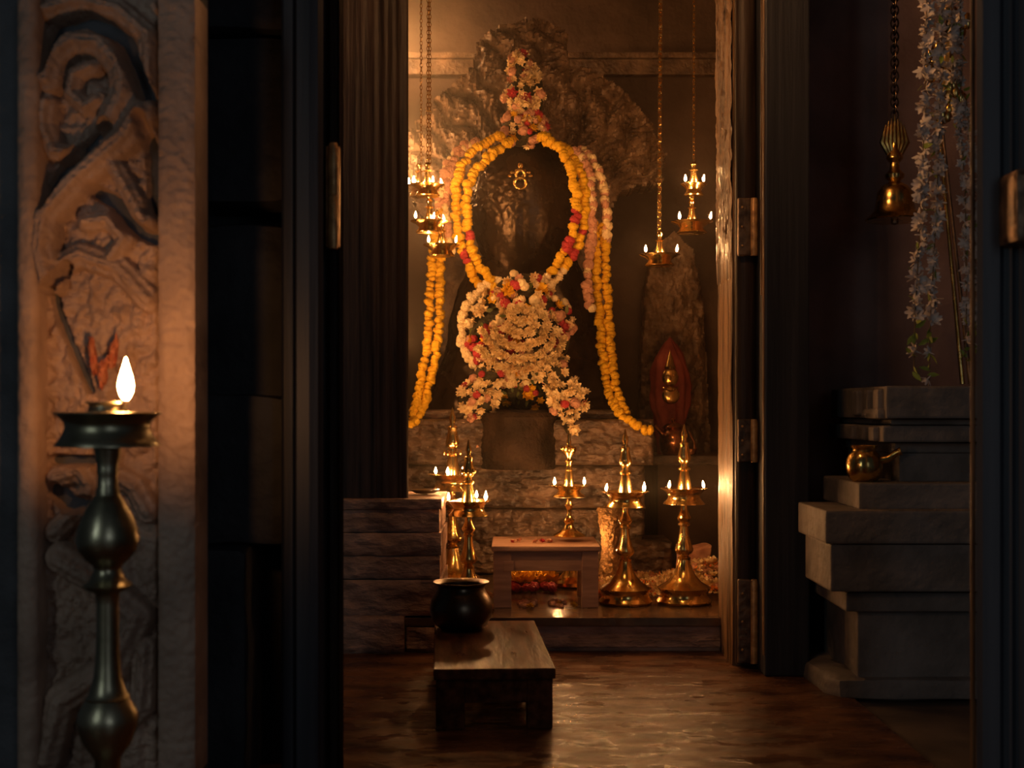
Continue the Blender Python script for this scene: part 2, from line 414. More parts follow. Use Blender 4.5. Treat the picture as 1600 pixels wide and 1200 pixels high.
obj('clapper', MB().lathe([(2*k, -2*k), (6*k, 0), (6*k, 8*k), (2*k, 10*k), (2*k, 50*k)], 12, T(0, 0, -4*k)), M['iron'], bl, True)
ch = MB()
for q in range(26): ch.torus(.011, .0026, T(0, 0, 165*k+q*.019) @ R(pi/2, 'X') @ R((q % 2)*pi/2, 'Y') @ S(1, 1.35, 1), 10, 6)
ch.tube([(0, 0, 165*k+26*.019), (0, 0, 3.3-bl.location.z)], .004, 6)
obj('chain', ch, M['bronze'], bl, True)

# tall staff leaning beside the garland
st = thing('brass_staff', 'thin double brass staff standing on the side pedestal behind the white garland', 'staff')
a, b = P(1466, 185, 3.60), P(1504, 600, 3.52)
obj('rod', MB().tube([a, a.lerp(b, .5), b], [.006, .0055, .007], 10), M['brass'], st, True)
a2, b2 = a+Vector((.006, -.008, 0)), b+Vector((.020, -.004, 0))
obj('rod', MB().tube([a2, a2.lerp(b2, .5), b2], [.003, .005, .006], 10), M['iron'], st, True)
hd = MB()
rr = random.Random(3)
for q in range(46):
    u = q/45; c = P(1466+22*sin(u*9)+(8 if u < .5 else 14), 185-u*170, 3.60)
    hd.ball(.010+.006*rr.random(), T(c.x+rr.uniform(-.02, .02), c.y, c.z) @ S(1, .6, 1.5), 8, 6)
hd.tube([a, P(1480, 100, 3.6), P(1490, -60, 3.6)], [.01, .016, .004], 8)
obj('staff_head', hd, M['brass'], st, True)

# ================================================================== FOREGROUND LEFT
DF = 2.24
strokes_up = [  # raised scroll stems (photo px) : points, radius, height m
 ([(84, 440), (72, 395), (78, 340), (120, 290), (170, 245), (205, 215), (228, 180)], 25, .034),
 ([(80, 130), (88, 95), (120, 68), (165, 72), (195, 110), (200, 150), (180, 190), (172, 240)], 24, .030),
 ([(150, 110), (125, 120), (118, 150), (140, 172), (160, 160)], 14, .024),
 ([(80, 165), (76, 200), (92, 240), (120, 245)], 16, .026),
 ([(178, 250), (200, 290), (232, 350)], 16, .026),
 ([(140, 350), (175, 345), (200, 375), (180, 405)], 15, .022),
 ([(90, 420), (130, 400), (190, 420), (236, 470)], 20, .020),
 ([(80, 20), (130, 5), (190, 20), (236, 60), (240, 140)], 18, .024),
 ([(95, 745), (130, 735), (150, 760), (120, 800), (90, 830)], 18, .022),
 ([(180, 740), (215, 760), (235, 800)], 18, .02),
 ([(100, 870), (150, 900), (220, 960), (180, 1040), (100, 1090), (80, 1180)], 26, .028),
 ([(230, 1010), (225, 1100), (160, 1160)], 20, .022)]
strokes_dn = [
 ([(70, 110), (95, 52), (145, 36), (195, 62), (215, 110), (232, 150)], 13, .05),
 ([(172, 205), (140, 235), (100, 275), (72, 320)], 13, .045),
 ([(150, 300), (180, 315), (200, 350), (238, 372)], 11, .035),
 ([(84, 455), (95, 500), (120, 560), (142, 608)], 7, .035),
 ([(84, 455), (112, 418)], 8, .03),
 ([(86, 718), (140, 720)], 8, .045), ([(88, 765), (110, 788), (140, 786)], 13, .045),
 ([(228, 190), (238, 240), (240, 330)], 9, .03)]
def carve_h(x, y):
    h = .012*fbm(x/22, y/22, 3, 5)+.004*abs(fbm(x/7, y/7, 8, 3))
    h += .010*max(0, sin(x/5+y/11+3*noise.noise(Vector((x/30, y/30, 0)))))*max(0, noise.noise(Vector((x/40, y/40, 7)))+.2)
    for pts, r, amp in strokes_up:
        d, tt = seg_d(x, y, pts)
        if d < r: h = max(h, 1.5*amp*sqrt(max(0, 1-(d/r)**2))+.003*sin(d/r*9)+.004*fbm(x/9, y/9, 4, 3))
    for pts, r, amp in strokes_dn:
        d, tt = seg_d(x, y, pts)
        if d < r*1.15: h -= 1.35*amp*(1-(d/r/1.15)**2)
    e = min(x-62, 250-x)
    if e < 6: h -= .012*(1-max(0, e)/6)
    return h
cp = thing('carved_stone_pillar', 'near stone pillar carved with scrolling vines, lit by the foreground oil lamp', 'pillar')
obj('carved_panel', relief(60, 252, -8, 1210, 2.6, DF+.03, carve_h, None, .12), M['carve'], cp, True)
def band(x0, x1, f, name, mt, D=DF, step=3.0, dep=.09, y0=-10, y1=1215):
    return obj(name, relief(x0, x1, y0, y1, step, D, f, None, dep), mt, cp, True)
band(248, 307, lambda x, y: .008*(1-abs((x-277)/30)**4)+.003*fbm(x/12, y/12, 1), 'right_border', M['carve'], DF-.01)
band(30, 63, lambda x, y: .018*sqrt(max(0, 1-((x-46)/18)**2))+.002*fbm(x/12, y/14, 2), 'left_border', M['carve'], DF-.005)
band(-40, 32, lambda x, y: .006*fbm(x/20, y/20, 5), 'outer_moulding', M['bluestone'], DF+.06)
mb = MB().box(X(-60, DF), X(304, DF), DF+.05, DF+.1, 0, 3.3); obj('pillar_core', mb, M['bluestone'], cp)
# red-orange mark on the carving, built as small raised streaks
km = MB()
D_ = DF-.022
for (cx, cy, rx, ry, an) in ((143, 556, 5, 30, -.12), (175, 550, 6, 24, .14), (158, 585, 6, 20, 0), (165, 566, 4, 16, .5)):
    c = P(cx, cy, D_); s_ = D_/2000
    km.ball(1, T(c.x, c.y+.008, c.z) @ R(an, 'Y') @ S(rx*s_, .012, ry*s_), 22, 14, lambda d: .6*noise.noise(d*3+Vector((cx, 0, 0))))
tag(obj('red_orange_mark', km, M['redsmear'], None, True), 'red-orange smear on the carved pillar behind the near flame', 'mark')

# rough stone blocks in the recess beside the carved pillar
rb = thing('recess_blocks', 'dark bluish stacked stone blocks in the recess beside the carved pillar', 'masonry')
DR = 2.62
def blk(px0, px1, a, b, D, amp, seed, name='stone_block'):
    return obj(name, rough_block(X(px0, D), X(px1, D), D, D+.3, Z(b, D), Z(a, D), amp, seed), M['recess'], rb, True)
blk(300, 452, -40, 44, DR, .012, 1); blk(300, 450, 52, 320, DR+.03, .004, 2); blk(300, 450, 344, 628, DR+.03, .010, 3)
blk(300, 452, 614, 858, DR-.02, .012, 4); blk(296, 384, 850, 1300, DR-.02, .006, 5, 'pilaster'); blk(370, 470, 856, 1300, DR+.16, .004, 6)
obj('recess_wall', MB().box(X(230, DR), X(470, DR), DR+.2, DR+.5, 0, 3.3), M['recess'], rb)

dp = thing('near_door_post', 'bluish grey wooden door post between the recess and the sanctum view', 'door post')
DP = 2.5
def fluted(px0, px1, D, prof, zt=3.3, dep=.12, inL=.0, inR=.0):
    n = len(prof); mb = MB(); vs = []; fs = []
    pts = [(X(px0+(px1-px0)*t, D), D-h) for t, h in prof]
    pts = [(pts[0][0]+inL, D+dep)]+pts+[(pts[-1][0]-inR, D+dep)]
    for z in (0, zt):
        for x, y in pts: vs.append((x, y, z))
    m_ = len(pts)
    for i in range(m_): j = (i+1) % m_; fs.append((i, j, m_+j, m_+i))
    fs.append(tuple(range(m_))[::-1]); fs.append(tuple(range(m_, 2*m_)))
    return mb.add(vs, fs)
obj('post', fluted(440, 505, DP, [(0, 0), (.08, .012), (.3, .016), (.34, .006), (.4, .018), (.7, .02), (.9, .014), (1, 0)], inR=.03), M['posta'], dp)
e2 = thing('hinged_post', 'narrow dark door-edge post with a brass hinge catching the lamplight', 'door post')
obj('post', fluted(515, 537, 2.66, [(0, 0), (.1, .01), (.6, .012), (.68, .004), (.75, .012), (1, .002)], dep=.05, inR=.012), M['woodpost'], e2)
obj('backing', MB().box(X(452, 2.66), X(516, 2.66), 2.70, 2.76, 0, 3.3), M['woodpost'], e2)
h = MB(); zz0, zz1 = Z(390, 2.64), Z(226, 2.64)
h.lathe([(.009, zz0), (.011, zz0+.01), (.0105, (zz0+zz1)/2-.004), (.008, (zz0+zz1)/2), (.0105, (zz0+zz1)/2+.004), (.011, zz1-.01), (.008, zz1)], 16, T(X(520, 2.62), 2.625, 0))
h.box(X(510, 2.64), X(531, 2.64), 2.632, 2.66, zz0+.004, zz1-.004, .003)
hg = obj('hinge', h, M['hingebrass'], e2, True)

# ================================================================== FOREGROUND RIGHT
rp = thing('near_right_post', 'dark fluted door post filling the right edge, with a thin gold-lit border', 'door post')
obj('post', fluted(1526, 1720, 2.3, [(0, 0), (.03, .012), (.16, .016), (.20, .002), (.26, .014), (.30, .002), (.34, .016), (.6, .016), (1, 0)], inL=.055), M['woodgrey'], rp)
obj('edge_bead', MB().lathe([(.0045, 0), (.0045, 3.3)], 10, T(X(1523, 2.32), 2.33, 0)), M['woodgold'], rp, True)
obj('bracket', MB().box(X(1588, 2.2), X(1640, 2.2), 2.2, 2.29, Z(378, 2.2), Z(262, 2.2), .012), M['iron'], rp)

# ================================================================== OIL LAMPS
def flame_mesh(h, r, m, lean=0):
    prof = [(.30, 0), (.62, .08), (.92, .22), (1, .34), (.86, .5), (.6, .66), (.34, .82), (.12, .95), (.01, 1)]
    mb = MB().lathe([(a*r, b*h) for a, b in prof], 14)
    mb.v = [(x+lean*h*(z/h)**2, y, z) for x, y, z in mb.v]
    return mb.mesh('flame', m, 'all')
FM = [flame_mesh(.0245, .0046, M['flame'], l) for l in (0, .12, -.14)] + [flame_mesh(.030, .0054, M['flame'], .03), flame_mesh(.019, .0036, M['flame'], 0.05)]
WK = MB().tube([(0, 0, -.006), (0, 0, .004)], .0022, 6).mesh('wick', M['wick'])
def add_flames(t, spots, z, which=None):
    for i, (dx, dy) in enumerate(spots):
        obj('wick', WK, None, t, loc=(dx, dy, z))
        k = (which[i] if which else i % 3)
        obj('flame', FM[k], None, t, loc=(dx, dy, z+.004))
STEM = [(9, 66), (10, 69), (6, 72), (12, 76), (14, 80), (14, 83), (11, 91), (9, 98), (7, 108), (6.5, 117), (9, 119), (9, 121), (7, 123), (10, 127), (11, 130), (9, 134), (6, 141), (5, 152), (6, 155)]
BASE = [(37, 0), (41, 1), (42, 4), (38, 9), (36, 14), (37, 18), (40, 22), (41, 24), (36, 27), (26, 33), (18, 42), (13, 52), (10, 60), (9, 66)]
TRAY = [(5, 151), (28, 150.5), (32, 151), (31, 153), (26, 158), (24.5, 162), (26, 167), (31, 171.5), (36, 174), (37, 175), (35.5, 175.4), (30, 173.5), (24, 172), (8, 172)]
FIN = [(12, 172), (11.5, 176), (9.5, 186), (7.2, 198), (6.5, 201), (9.5, 203), (9.5, 205), (6, 208), (5.5, 212), (9, 216), (10.5, 220), (9.5, 226), (7.5, 234), (6.5, 240), (7.5, 242), (7.2, 244), (4, 246), (3.6, 250), (5, 254), (4.4, 259), (2.4, 264), (1.4, 270), (.3, 273)]
def crest_ring(k, s, n=7, r=9):
    return [(T(0, 0, k*s) @ R(2*pi*i/n, 'Z') @ T(r*s, 0, 0)) for i in range(n)]
def standing_lamp(label, px, D, z0, s, flames, m, which=None, finial=FIN, extra=None, group='standing oil lamps'):
    t = thing('standing_oil_lamp', label, 'oil lamp', (X(px, D), D, z0), 0, group)
    sc = lambda pr: [(r*s, z*s) for r, z in pr]
    obj('base', MB().lathe(sc(BASE), 40), m, t, True)
    obj('stem', MB().lathe(sc(STEM), 28), m, t, True)
    obj('oil_tray', MB().lathe(sc(TRAY), 40), m, t, True)
    f = MB().lathe(sc(finial), 24)
    if extra:
        for mx in crest_ring(*extra): f.ball(1, mx @ S(2.4*s, 2.0*s, 4.2*s), 8, 6)
    obj('finial', f, m, t, True)
    add_flames(t, [(a*s, (b if abs(b) > 25 else -sqrt(max(0, 35.5**2-a*a)))*s) for a, b in flames], 175.2*s, which)
    return t
zP = PZ
s = .66/1000*3.35
standing_lamp('brass oil lamp with two flames, second from the right, beside the pale stool', 977, 4.36, zP, .00218, [(-31, 6), (27, 10)], M['brass'], [1, 3])
standing_lamp('brass oil lamp with two flames at the far right, beside the carved jamb', 1069, 4.37, zP, .00224, [(-26, 8), (26, 4)], M['brass'], [1, 2])
standing_lamp('tall brass oil lamp with three flames at far left, rearmost behind the black pot', 707, 4.60, zP, .00245, [(-23, 12), (16, 22), (-6, -31)], M['brass'], [0, 0, 1], extra=(206, .00245, 6, 12))
standing_lamp('darker brass oil lamp nearer the black pot, with the tallest flame', 732, 4.22, zP, .00206, [(-31, 5), (28, -4), (12, 34)], M['brass'], [0, 3, 0], extra=(222, .00206, 8, 10))
# lamp on the pale stool: same form, shorter stem
t = thing('standing_oil_lamp', 'small brass oil lamp standing on top of the pale wooden stool', 'oil lamp', (X(889, 4.42), 4.42, Z(838, 4.42)), 0, 'standing oil lamps')
k = 4.42/2000
obj('base', MB().lathe([(r*k, z*k) for r, z in [(25, 0), (26, 1.5), (23, 4), (15, 8), (9, 13), (7, 18)]], 36), M['brass'], t, True)
obj('stem', MB().lathe([(r*k, z*k) for r, z in [(7, 18), (7, 22), (9, 25), (6, 28), (4, 33), (3.5, 40), (5, 44), (7, 48), (5, 52), (4, 58), (5, 61)]], 24), M['brass'], t, True)
obj('oil_tray', MB().lathe([(r*k, z*k) for r, z in [(5, 61), (22, 61), (26, 62), (25, 64), (20, 67), (17, 71), (22, 75), (30, 79), (31, 80), (29.5, 80.3), (22, 78), (8, 78)]], 36), M['brass'], t, True)
f = MB().lathe([(r*k, z*k) for r, z in [(9, 78), (8, 82), (6, 100), (5, 102), (6.2, 104), (4.5, 108), (4.5, 113), (7, 117), (7, 118), (3, 120), (4, 124), (9, 129), (11.5, 134), (12, 138), (8, 140), (3, 142), (4, 148), (2.5, 153), (3, 157), (1, 162), (.3, 166)]], 24)
for i in range(8): f.ball(1, R(2*pi*i/8, 'Z') @ T(10.5*k, 0, 137*k) @ S(2*k, 1.6*k, 4*k), 8, 6)
obj('finial', f, M['brass'], t, True)
add_flames(t, [(-23*k, -17*k), (23*k, -18*k)], 80.2*k, [0, 0])
# short lamp behind the stool; hidden flames added to light the flowers
t = thing('short_brass_lamp', 'short brass lamp foot glimpsed on the platform beneath and behind the pale stool', 'oil lamp', (X(893, 4.78), 4.78, zP))
k = 4.78/2000
obj('base', MB().lathe([(r*k, z*k) for r, z in [(30, 0), (33, 3), (32, 8), (28, 10), (20, 14), (13, 22), (9, 32), (8, 40)]], 36), M['brass'], t, True)
obj('stem', MB().lathe([(r*k, z*k) for r, z in [(8, 40), (10, 44), (6, 48), (6, 52), (4, 56)]], 24), M['brass'], t, True)
obj('oil_tray', MB().lathe([(r*k, z*k) for r, z in [(4, 54), (20, 55), (18, 58), (26, 61), (26, 62), (18, 60), (4, 60)]], 32), M['brass'], t, True)
add_flames(t, [(-22*k, -12*k), (-18*k, 17*k), (24*k, 6*k)], 61.5*k, [4, 4, 4])

# hanging lamps
def chain_mb(z0, z1, x0=0, dx=0, L=.0145, r=.0050, w_=.0012, tw=0.):
    mb = MB(); n = int((z1-z0)/L)
    for q in range(n):
        u = q/max(1, n-1)
        mb.torus(r, w_, T(x0+dx*u, 0, z0+(q+.5)*L) @ R((q % 2)*pi/2+tw*q+.5, 'Z') @ R(pi/2, 'X') @ S(1, 1.7, 1), 10, 6)
    return mb
def hanging_lamp(label, px, D, tiers, chain_to=3.3, chains=((0, 0),), m=None, cat='oil lamp', ch_z=None, name='hanging_oil_lamp'):
    """tiers: (photo y of the rim, rim radius px, flames [(dx,dy)])"""
    m = m or M['brass']; yb = tiers[-1][0]
    k = D/2000; z0 = Z(yb, D)
    t = thing(name, label, cat, (X(px, D), D, z0), 0, 'hanging oil lamps')
    top = 0
    for i, (yy, r, fl, cx) in enumerate(tiers):
        z = (yb-yy)*k; a = r
        obj('oil_tray', MB().lathe([(q*k, zz*k+z) for q, zz in [(2, -17), (a*.66, -18), (a*.72, -16.5), (a*.6, -12), (a*.55, -9), (a*.72, -4), (a*.97, -.6), (a, .3), (a*.96, .5), (a*.7, -1.6), (3, -1.8)]], 36, T(cx*k, 0, 0)), m, t, True)
        st_ = [(7, -2), (7.5, 4), (5, 14), (4.5, 20), (7.5, 22), (3.5, 24), (3.5, 28), (5.5, 31), (3, 35)]
        if i > 0 and len(tiers) > 1: st_ += [(4.5, 38), (4, (tiers[i][0]-tiers[i-1][0])-18)]
        obj('stem', MB().lathe([(q*k, zz*k+z) for q, zz in st_], 20, T(cx*k, 0, 0)), m, t, True)
        if fl:
            add_flames(t, [(dx*k, (dy if len(fl) > 4 or dy > 11 or dy < 0 else -sqrt(max(0, (r-1.2)**2-dx*dx)))*k) for dx, dy in fl], z+.4*k, [j % 3 for j in range(len(fl))])
        top = max(top, z+34*k)
    for (cx, dx) in chains:
        obj('chain', chain_mb(top, (chain_to-z0), cx*k, dx*k), m, t, True)
    return t
hanging_lamp('single-tray brass lamp hanging on a chain, lower of the two on the right', 1031, 4.45, [(398, 32, [(-24, 6), (24, 6)], 0)], chains=((0, 5), (-2, 5)))
hanging_lamp('two-tier brass lamp with four flames hanging on a chain at the far right', 1083, 4.50, [(288, 21, [(-14, 4), (14, 4)], 1), (347, 33, [(-24, 4), (24, 6)], -2)], chains=((1, 1),))
hanging_lamp('two-tier brass lamp hanging on a double chain over the left garland', 671, 4.62, [(289, 27, [(6, -8), (-24, 6), (18, 14)], -3), (346, 30, [(-20, 6), (7, -10), (22, 12)], 0)], chains=((-3, 3), (1, -1)))
hb = hanging_lamp('single-tray brass lamp hung lowest on the left, below the two-tier one', 690, 4.70, [(383, 29, [(-19, 6), (23, 2)], 0)], chains=(), chain_to=0)
kk = 4.7/2000; c2 = MB()
for q in range(3): c2.torus(.006, .0016, T(-kk*(q*3), -.02*q, 34*kk+(q+.3)*.014) @ R((q % 2)*pi/2+.5, 'Z') @ R(pi/2, 'X') @ S(1, 1.6, 1), 10, 6)
obj('chain', c2, M['brass'], hb, True)
hanging_lamp('brass lamp hanging half hidden behind the left pillar edge', 655, 5.0, [(290, 22, [(-16, -4), (-8, 10)], 0)], chains=((3, 0),))
# further multi-wick lamp hanging out of sight behind the left pillar
for (px_, D_, yy, nf) in ((590, 5.85, 80, 12), (585, 5.5, 260, 10), (600, 4.75, 540, 5)):
    fl = [(26*cos(2*pi*i/nf), 26*sin(2*pi*i/nf)) for i in range(nf)]
    hanging_lamp('many-flame brass lamp hanging %s behind the left pillar' % {80: 'high', 260: 'at mid height', 540: 'low'}[yy], px_, D_, [(yy, 30, fl, 0)])
# unseen many-wick lamp added above the frame as warm fill for the antechamber
ring = [(58.5*cos(2*pi*i/14), 58.5*sin(2*pi*i/14)) for i in range(14)]; ring2 = [(40.5*cos(2*pi*i/9), 40.5*sin(2*pi*i/9)) for i in range(9)]
hanging_lamp('unseen wide many-wick brass lamp added over the low bench as warm fill light', 860, 2.95, [(-370, 40, ring2, 0), (-300, 58, ring, 0)])

# near lamp
k = 1.92/2000; zc = lambda py: Z(py, 1.92)
nl = thing('near_oil_lamp', 'large dark brass oil lamp in the left foreground with one tall flame', 'oil lamp', (X(168, 1.92), 1.92, 0))
def pr(l): return [(r*k, zc(y)) for r, y in l]
zb = 640+CAMZ/1.92*2000
obj('base', MB().lathe(pr([(105, zb), (108, zb-8), (96, zb-25), (98, zb-45), (70, zb-60), (40, zb-90), (25, zb-130), (22, zb-160)]), 48), M['oldbrass'], nl, True)
obj('stem', MB().lathe(pr([(22, zb-160), (20, 1225), (20, 1185), (26, 1176), (36, 1162), (44, 1142), (47, 1126), (44, 1112), (37, 1098), (33, 1092), (34, 1089), (30, 1085), (26, 1075), (21, 1056), (18.5, 1030), (17, 990), (17, 945), (18, 930), (20, 926), (32, 921), (38, 914), (34, 910), (28, 906), (24, 898), (21, 893), (21, 888), (22, 884), (34, 874), (44, 860), (48, 845), (46, 828), (38, 806), (28, 787), (21, 776), (18, 772), (18, 764), (16, 760), (15.5, 742), (17, 738), (16, 732), (17, 722), (20, 710), (21, 702), (22, 697)]), 48), M['oldbrass'], nl, True)
obj('oil_tray', MB().lathe(pr([(10, 698), (70, 698.5), (80, 697), (80, 695), (74, 688), (68, 678), (64, 668), (66, 660), (72, 653), (79, 647.5), (80, 646), (77, 645.6), (62, 652), (46, 655), (40, 654)]), 56), M['oldbrass'], nl, True)
obj('wick_cup', MB().lathe(pr([(44, 655), (36, 652), (30, 642), (28, 634), (30, 631), (34, 630), (33, 628), (26, 630), (20, 636), (5, 637)]), 40), M['oldbrass'], nl, True)
obj('wick', MB().tube([(25*k, -18*k, zc(640)), (32*k, -18*k, zc(627)), (34*k, -18*k, zc(620))], 3*k, 8), M['wick'], nl, True)
fo = obj('flame', flame_mesh(66*k, 12.0*k, M['bigflame'], .0), None, nl, loc=(34*k, -18*k, zc(625)))
# upper tray ornament seen against the wall
obj('rim_lip', MB().torus(79*k, 2.2*k, T(0, 0, zc(646)), 56, 8), M['oldbrass'], nl, True)

# ================================================================== STOOLS AND POT
sx0, sx1 = X(768, 4.26), X(938, 4.26); top = Z(853, 4.26)
ws = thing('pale_wooden_stool', 'low pale wooden stool on the platform among the brass lamps', 'stool', ((sx0+sx1)/2, 4.25, zP))
wd = (sx1-sx0)/2; hT = top-zP
obj('seat', MB().box(-wd, wd, 0, .33, hT-.018, hT, .005), M['stool'], ws)
for x0_, x1_ in ((-wd+.006, -wd+.066), (wd-.062, wd-.006)):
    for y0_ in (.008, .28): obj('leg', MB().box(x0_, x1_, y0_, y0_+.045, 0, hT-.0185, .003), M['stool'], ws)
obj('apron', MB().box(-wd+.05, wd-.06, .014, .034, hT-.084, hT-.0187, .002).box(-wd+.04, -wd+.074, .005, .02, hT-.084, hT-.05, .002), M['stool'], ws)
obj('apron', MB().box(-wd+.05, wd-.06, .29, .31, hT-.07, hT-.0187, .002), M['stool'], ws)
obj('side_rail', MB().box(-wd+.015, -wd+.035, .05, .285, hT-.07, hT-.0187, .002), M['stool'], ws)
obj('side_rail', MB().box(wd-.035, wd-.015, .05, .285, hT-.07, hT-.0187, .002), M['stool'], ws)

bz = .148; Lb = .70; bw = .293
bn = thing('dark_wooden_bench', 'long low dark wooden bench on the floor carrying the black pot', 'bench', (X(773, 3.06), 3.06, 0), math.radians(3.2))
obj('bench_top', MB().box(-bw/2, bw/2, 0, Lb, bz-.026, bz, .004), M['bench'], bn)
for x0_, x1_ in ((-bw/2+.006, -bw/2+.075), (bw/2-.068, bw/2-.006)):
    for y0_ in (.012, Lb-.06): obj('leg', MB().box(x0_, x1_, y0_, y0_+.05, 0, bz-.0265, .003), M['bench'], bn)
obj('apron', MB().box(-bw/2+.06, bw/2-.06, .018, .045, bz-.085, bz-.0265, .002), M['bench'], bn)
obj('side_rail', MB().box(-bw/2+.012, -bw/2+.032, .062, Lb-.062, bz-.085, bz-.0265, .002), M['bench'], bn)
obj('side_rail', MB().box(bw/2-.032, bw/2-.012, .062, Lb-.062, bz-.085, bz-.0265, .002), M['bench'], bn)
pt = thing('black_pot', 'round dark bronze pot with flared rim at the back of the low bench', 'pot', (X(721, 3.64), 3.62, bz))
obj('pot_body', MB().lathe(pot_profile(.089, .134, .86, .74), 56), M['bronze'], pt, True)

# ================================================================== IDOL AND PEDESTAL
dp0 = 5.05
pe = thing('idol_pedestal', 'stepped stone pedestal carrying the garlanded black stone idol', 'pedestal')
def slab(px0, px1, a, b, D, dep, amp, seed, name='stone_tier'):
    return obj(name, rough_block(X(px0, D)-.005, X(px1, D)+.005, D, D+dep, Z(b, D), Z(a, D), amp, seed), M['pstone'], pe, True)
def stone_face(px0, px1, a, b, D, dep, name='stone_tier', amp=.010, seed=0):
    def hf(x, y):
        e = min(x-px0, px1-x, y-a, b-y)
        h = amp*fbm(x/16, y/9, seed, 5)+.004*abs(fbm(x/5, y/5, seed+4, 3))
        h -= .02*exp(-max(0, e)/2.2)
        # coursed horizontal weathering lines
        h -= .004*max(0, sin(y/3.4+2*noise.noise(Vector((x/40, y/30, seed)))))**6
        return h
    return obj(name, relief(px0, px1, a, b, 2.0, D, hf, None, dep), M['pstone'], pe, True)
stone_face(560, 1022, 655, 727, 5.0, .9, 'upper_tier', .014, 1)
stone_face(575, 990, 640, 660, 5.08, .7, 'cap_tier', .008, 2)
stone_face(560, 1008, 728, 795, 5.06, .9, 'middle_tier', .014, 3)
stone_face(560, 1008, 795, 898, 5.10, .9, 'lower_tier', .016, 4)
stone_face(985, 1052, 848, 904, 4.98, .3, 'corner_block', .012, 5)
sp = MB().lathe([(58*5/2000, Z(733, 5)), (62*5/2000, Z(722, 5)), (63*5/2000, Z(700, 5)), (60*5/2000, Z(665, 5)), (64*5/2000, Z(652, 5)), (60*5/2000, Z(645, 5))], 48, T(X(810, 5), 5.06, 0))
obj('round_spout_block', sp, M['spout'], pe, True)
# gilded foil post
gp = MB()
def foil(d): return .12*noise.noise(d*9)
k = 4.9/2000
def gpost():
    mb = MB(); seg = 40; n = 70; vs = []; fs = []
    for j in range(n+1):
        u = j/n; z = 118*k*(1-u); r0 = (19-6*sin(u*pi)**2+4*max(0, u-.85)*6)*k
        for i in range(seg):
            a_ = 2*pi*i/seg; rr_ = r0*(1+.16*fbm(cos(a_)*5, sin(a_)*5, z*70, 3))
            vs.append((rr_*cos(a_), rr_*sin(a_), z))
    for j in range(n):
        for i in range(seg): m_ = (i+1) % seg; fs.append((j*seg+m_, j*seg+i, (j+1)*seg+i, (j+1)*seg+m_))
    fs.append(tuple(range(seg))); return mb.add(vs, fs)
t = tag(obj('foil_wrapped_post', gpost(), M['goldfoil'], None, True), 'knobbly gold-foil wrapped post on the platform just right of the pale stool', 'post')
t.location = (X(952, 4.9), 4.86, zP)

# carved hood (prabhavali) behind the idol
DH = 5.68
outline = [(700, 700), (690, 500), (684, 380), (662, 345), (640, 300), (640, 215), (680, 160), (735, 118), (752, 70), (790, 45), (850, 38), (882, 58), (888, 108), (935, 118), (985, 158), (1018, 200), (1036, 245), (1034, 285), (1005, 292), (972, 300), (950, 330), (948, 700)]
cxh, cyh = 830, 380
def hood_h(x, y):
    dx, dy = (x-cxh), (y-cyh); r = sqrt((dx*.98)**2+(dy*1.12)**2)+1e-3; a = math.atan2(dy, dx)
    h = .010*fbm(x/25, y/25, 1, 4)
    if y < 330:
        side = min(1, max(0, (330-y)/60))
        bandw = max(0, min(1, (r-120)/30))
        wob = 1.6*noise.noise(Vector((x/38, y/38, 2)))
        tongue = abs(sin(a*17+r/30+wob))**.6
        fine = abs(sin(a*52-r/13+2.2*wob))
        tier_ = ((r+10*wob)/27) % 1
        h += 1.5*side*bandw*(.030*tongue*(1-.5*tier_)+.018*tier_*tongue+.014*fine*tongue+.018*abs(fbm(x/7, y/7, 3, 4)))
    if y < 130 and abs(x-820) < 75:
        h += .035*max(0, sin((x-820)/6.5+y/17+1.5*noise.noise(Vector((x/20, y/20, 4)))))*max(0, 1-abs(x-820)/80)
    # central dark channel between wings and crest
    return h + .05*exp(-((x-830)/110)**2)*(1 if y > 60 else .6)
def hood_mask(x, y):
    n_ = 7*noise.noise(Vector((x/9, y/9, 0)))
    return inside(x+n_, y+n_*.8, outline)
tag(obj('carved_stone_arch', relief(596, 1042, 30, 704, 2.4, DH, hood_h, hood_mask, .14), M['hood'], None, True), 'tall carved stone arch of flame tongues rising behind the garlanded idol', 'carving')

idl = thing('stone_idol', 'black oiled stone idol with rounded egg-shaped head ringed by yellow garlands', 'idol', (X(820, 5.3), 5.36, Z(652, 5.3)))
k = 5.3/2000
def egg():
    mb = MB(); n = 190; seg = 260; vs = []; fs = []
    for j in range(n+1):
        t_ = pi*j/n; v_ = cos(t_)          # 1 top .. -1 bottom
        py = 338-125*v_
        wdt = 92*sin(t_)**.8*(1+.12*v_-.18*(1-v_)*.5)
        for i in range(seg):
            a_ = 2*pi*i/seg
            ux, uy = cos(a_), sin(a_)
            rough = noise.noise(Vector((ux*4, v_*5, uy*4)))
            left = max(0, -ux*.9+.25)*max(0, 1-abs(v_-.12)*1.5)
            d_ = 1+.010*rough + left*.06*abs(fbm(ux*9, v_*14, uy*9, 5)) - .03*max(0, 1-abs(ux+.05)*7)*(uy < 0)*(v_ < .1)
            if uy < 0:
                gx = 820+wdt*ux
                q1 = max(0, 1-((gx-788-(py-300)*.35)/34)**2-((py-302)/38)**2)
                q2 = max(0, 1-((gx-770)/24)**2-((py-270)/16)**2)
                d_ += (q1+.6*q2)*(.10*abs(noise.noise(Vector((gx/9+py/14, py/16-gx/30, 1))))+.05*abs(noise.noise(Vector((gx/4, py/4, 6)))))
            vs.append((wdt*k*ux*d_, wdt*k*.62*uy*d_, (652-py)*k))
    for j in range(n):
        for i in range(seg): m_ = (i+1) % seg; fs.append((j*seg+i, (j+1)*seg+i, (j+1)*seg+m_, j*seg+m_))
    return mb.add(vs, fs)
obj('head', egg(), M['idol'], idl, 'all')
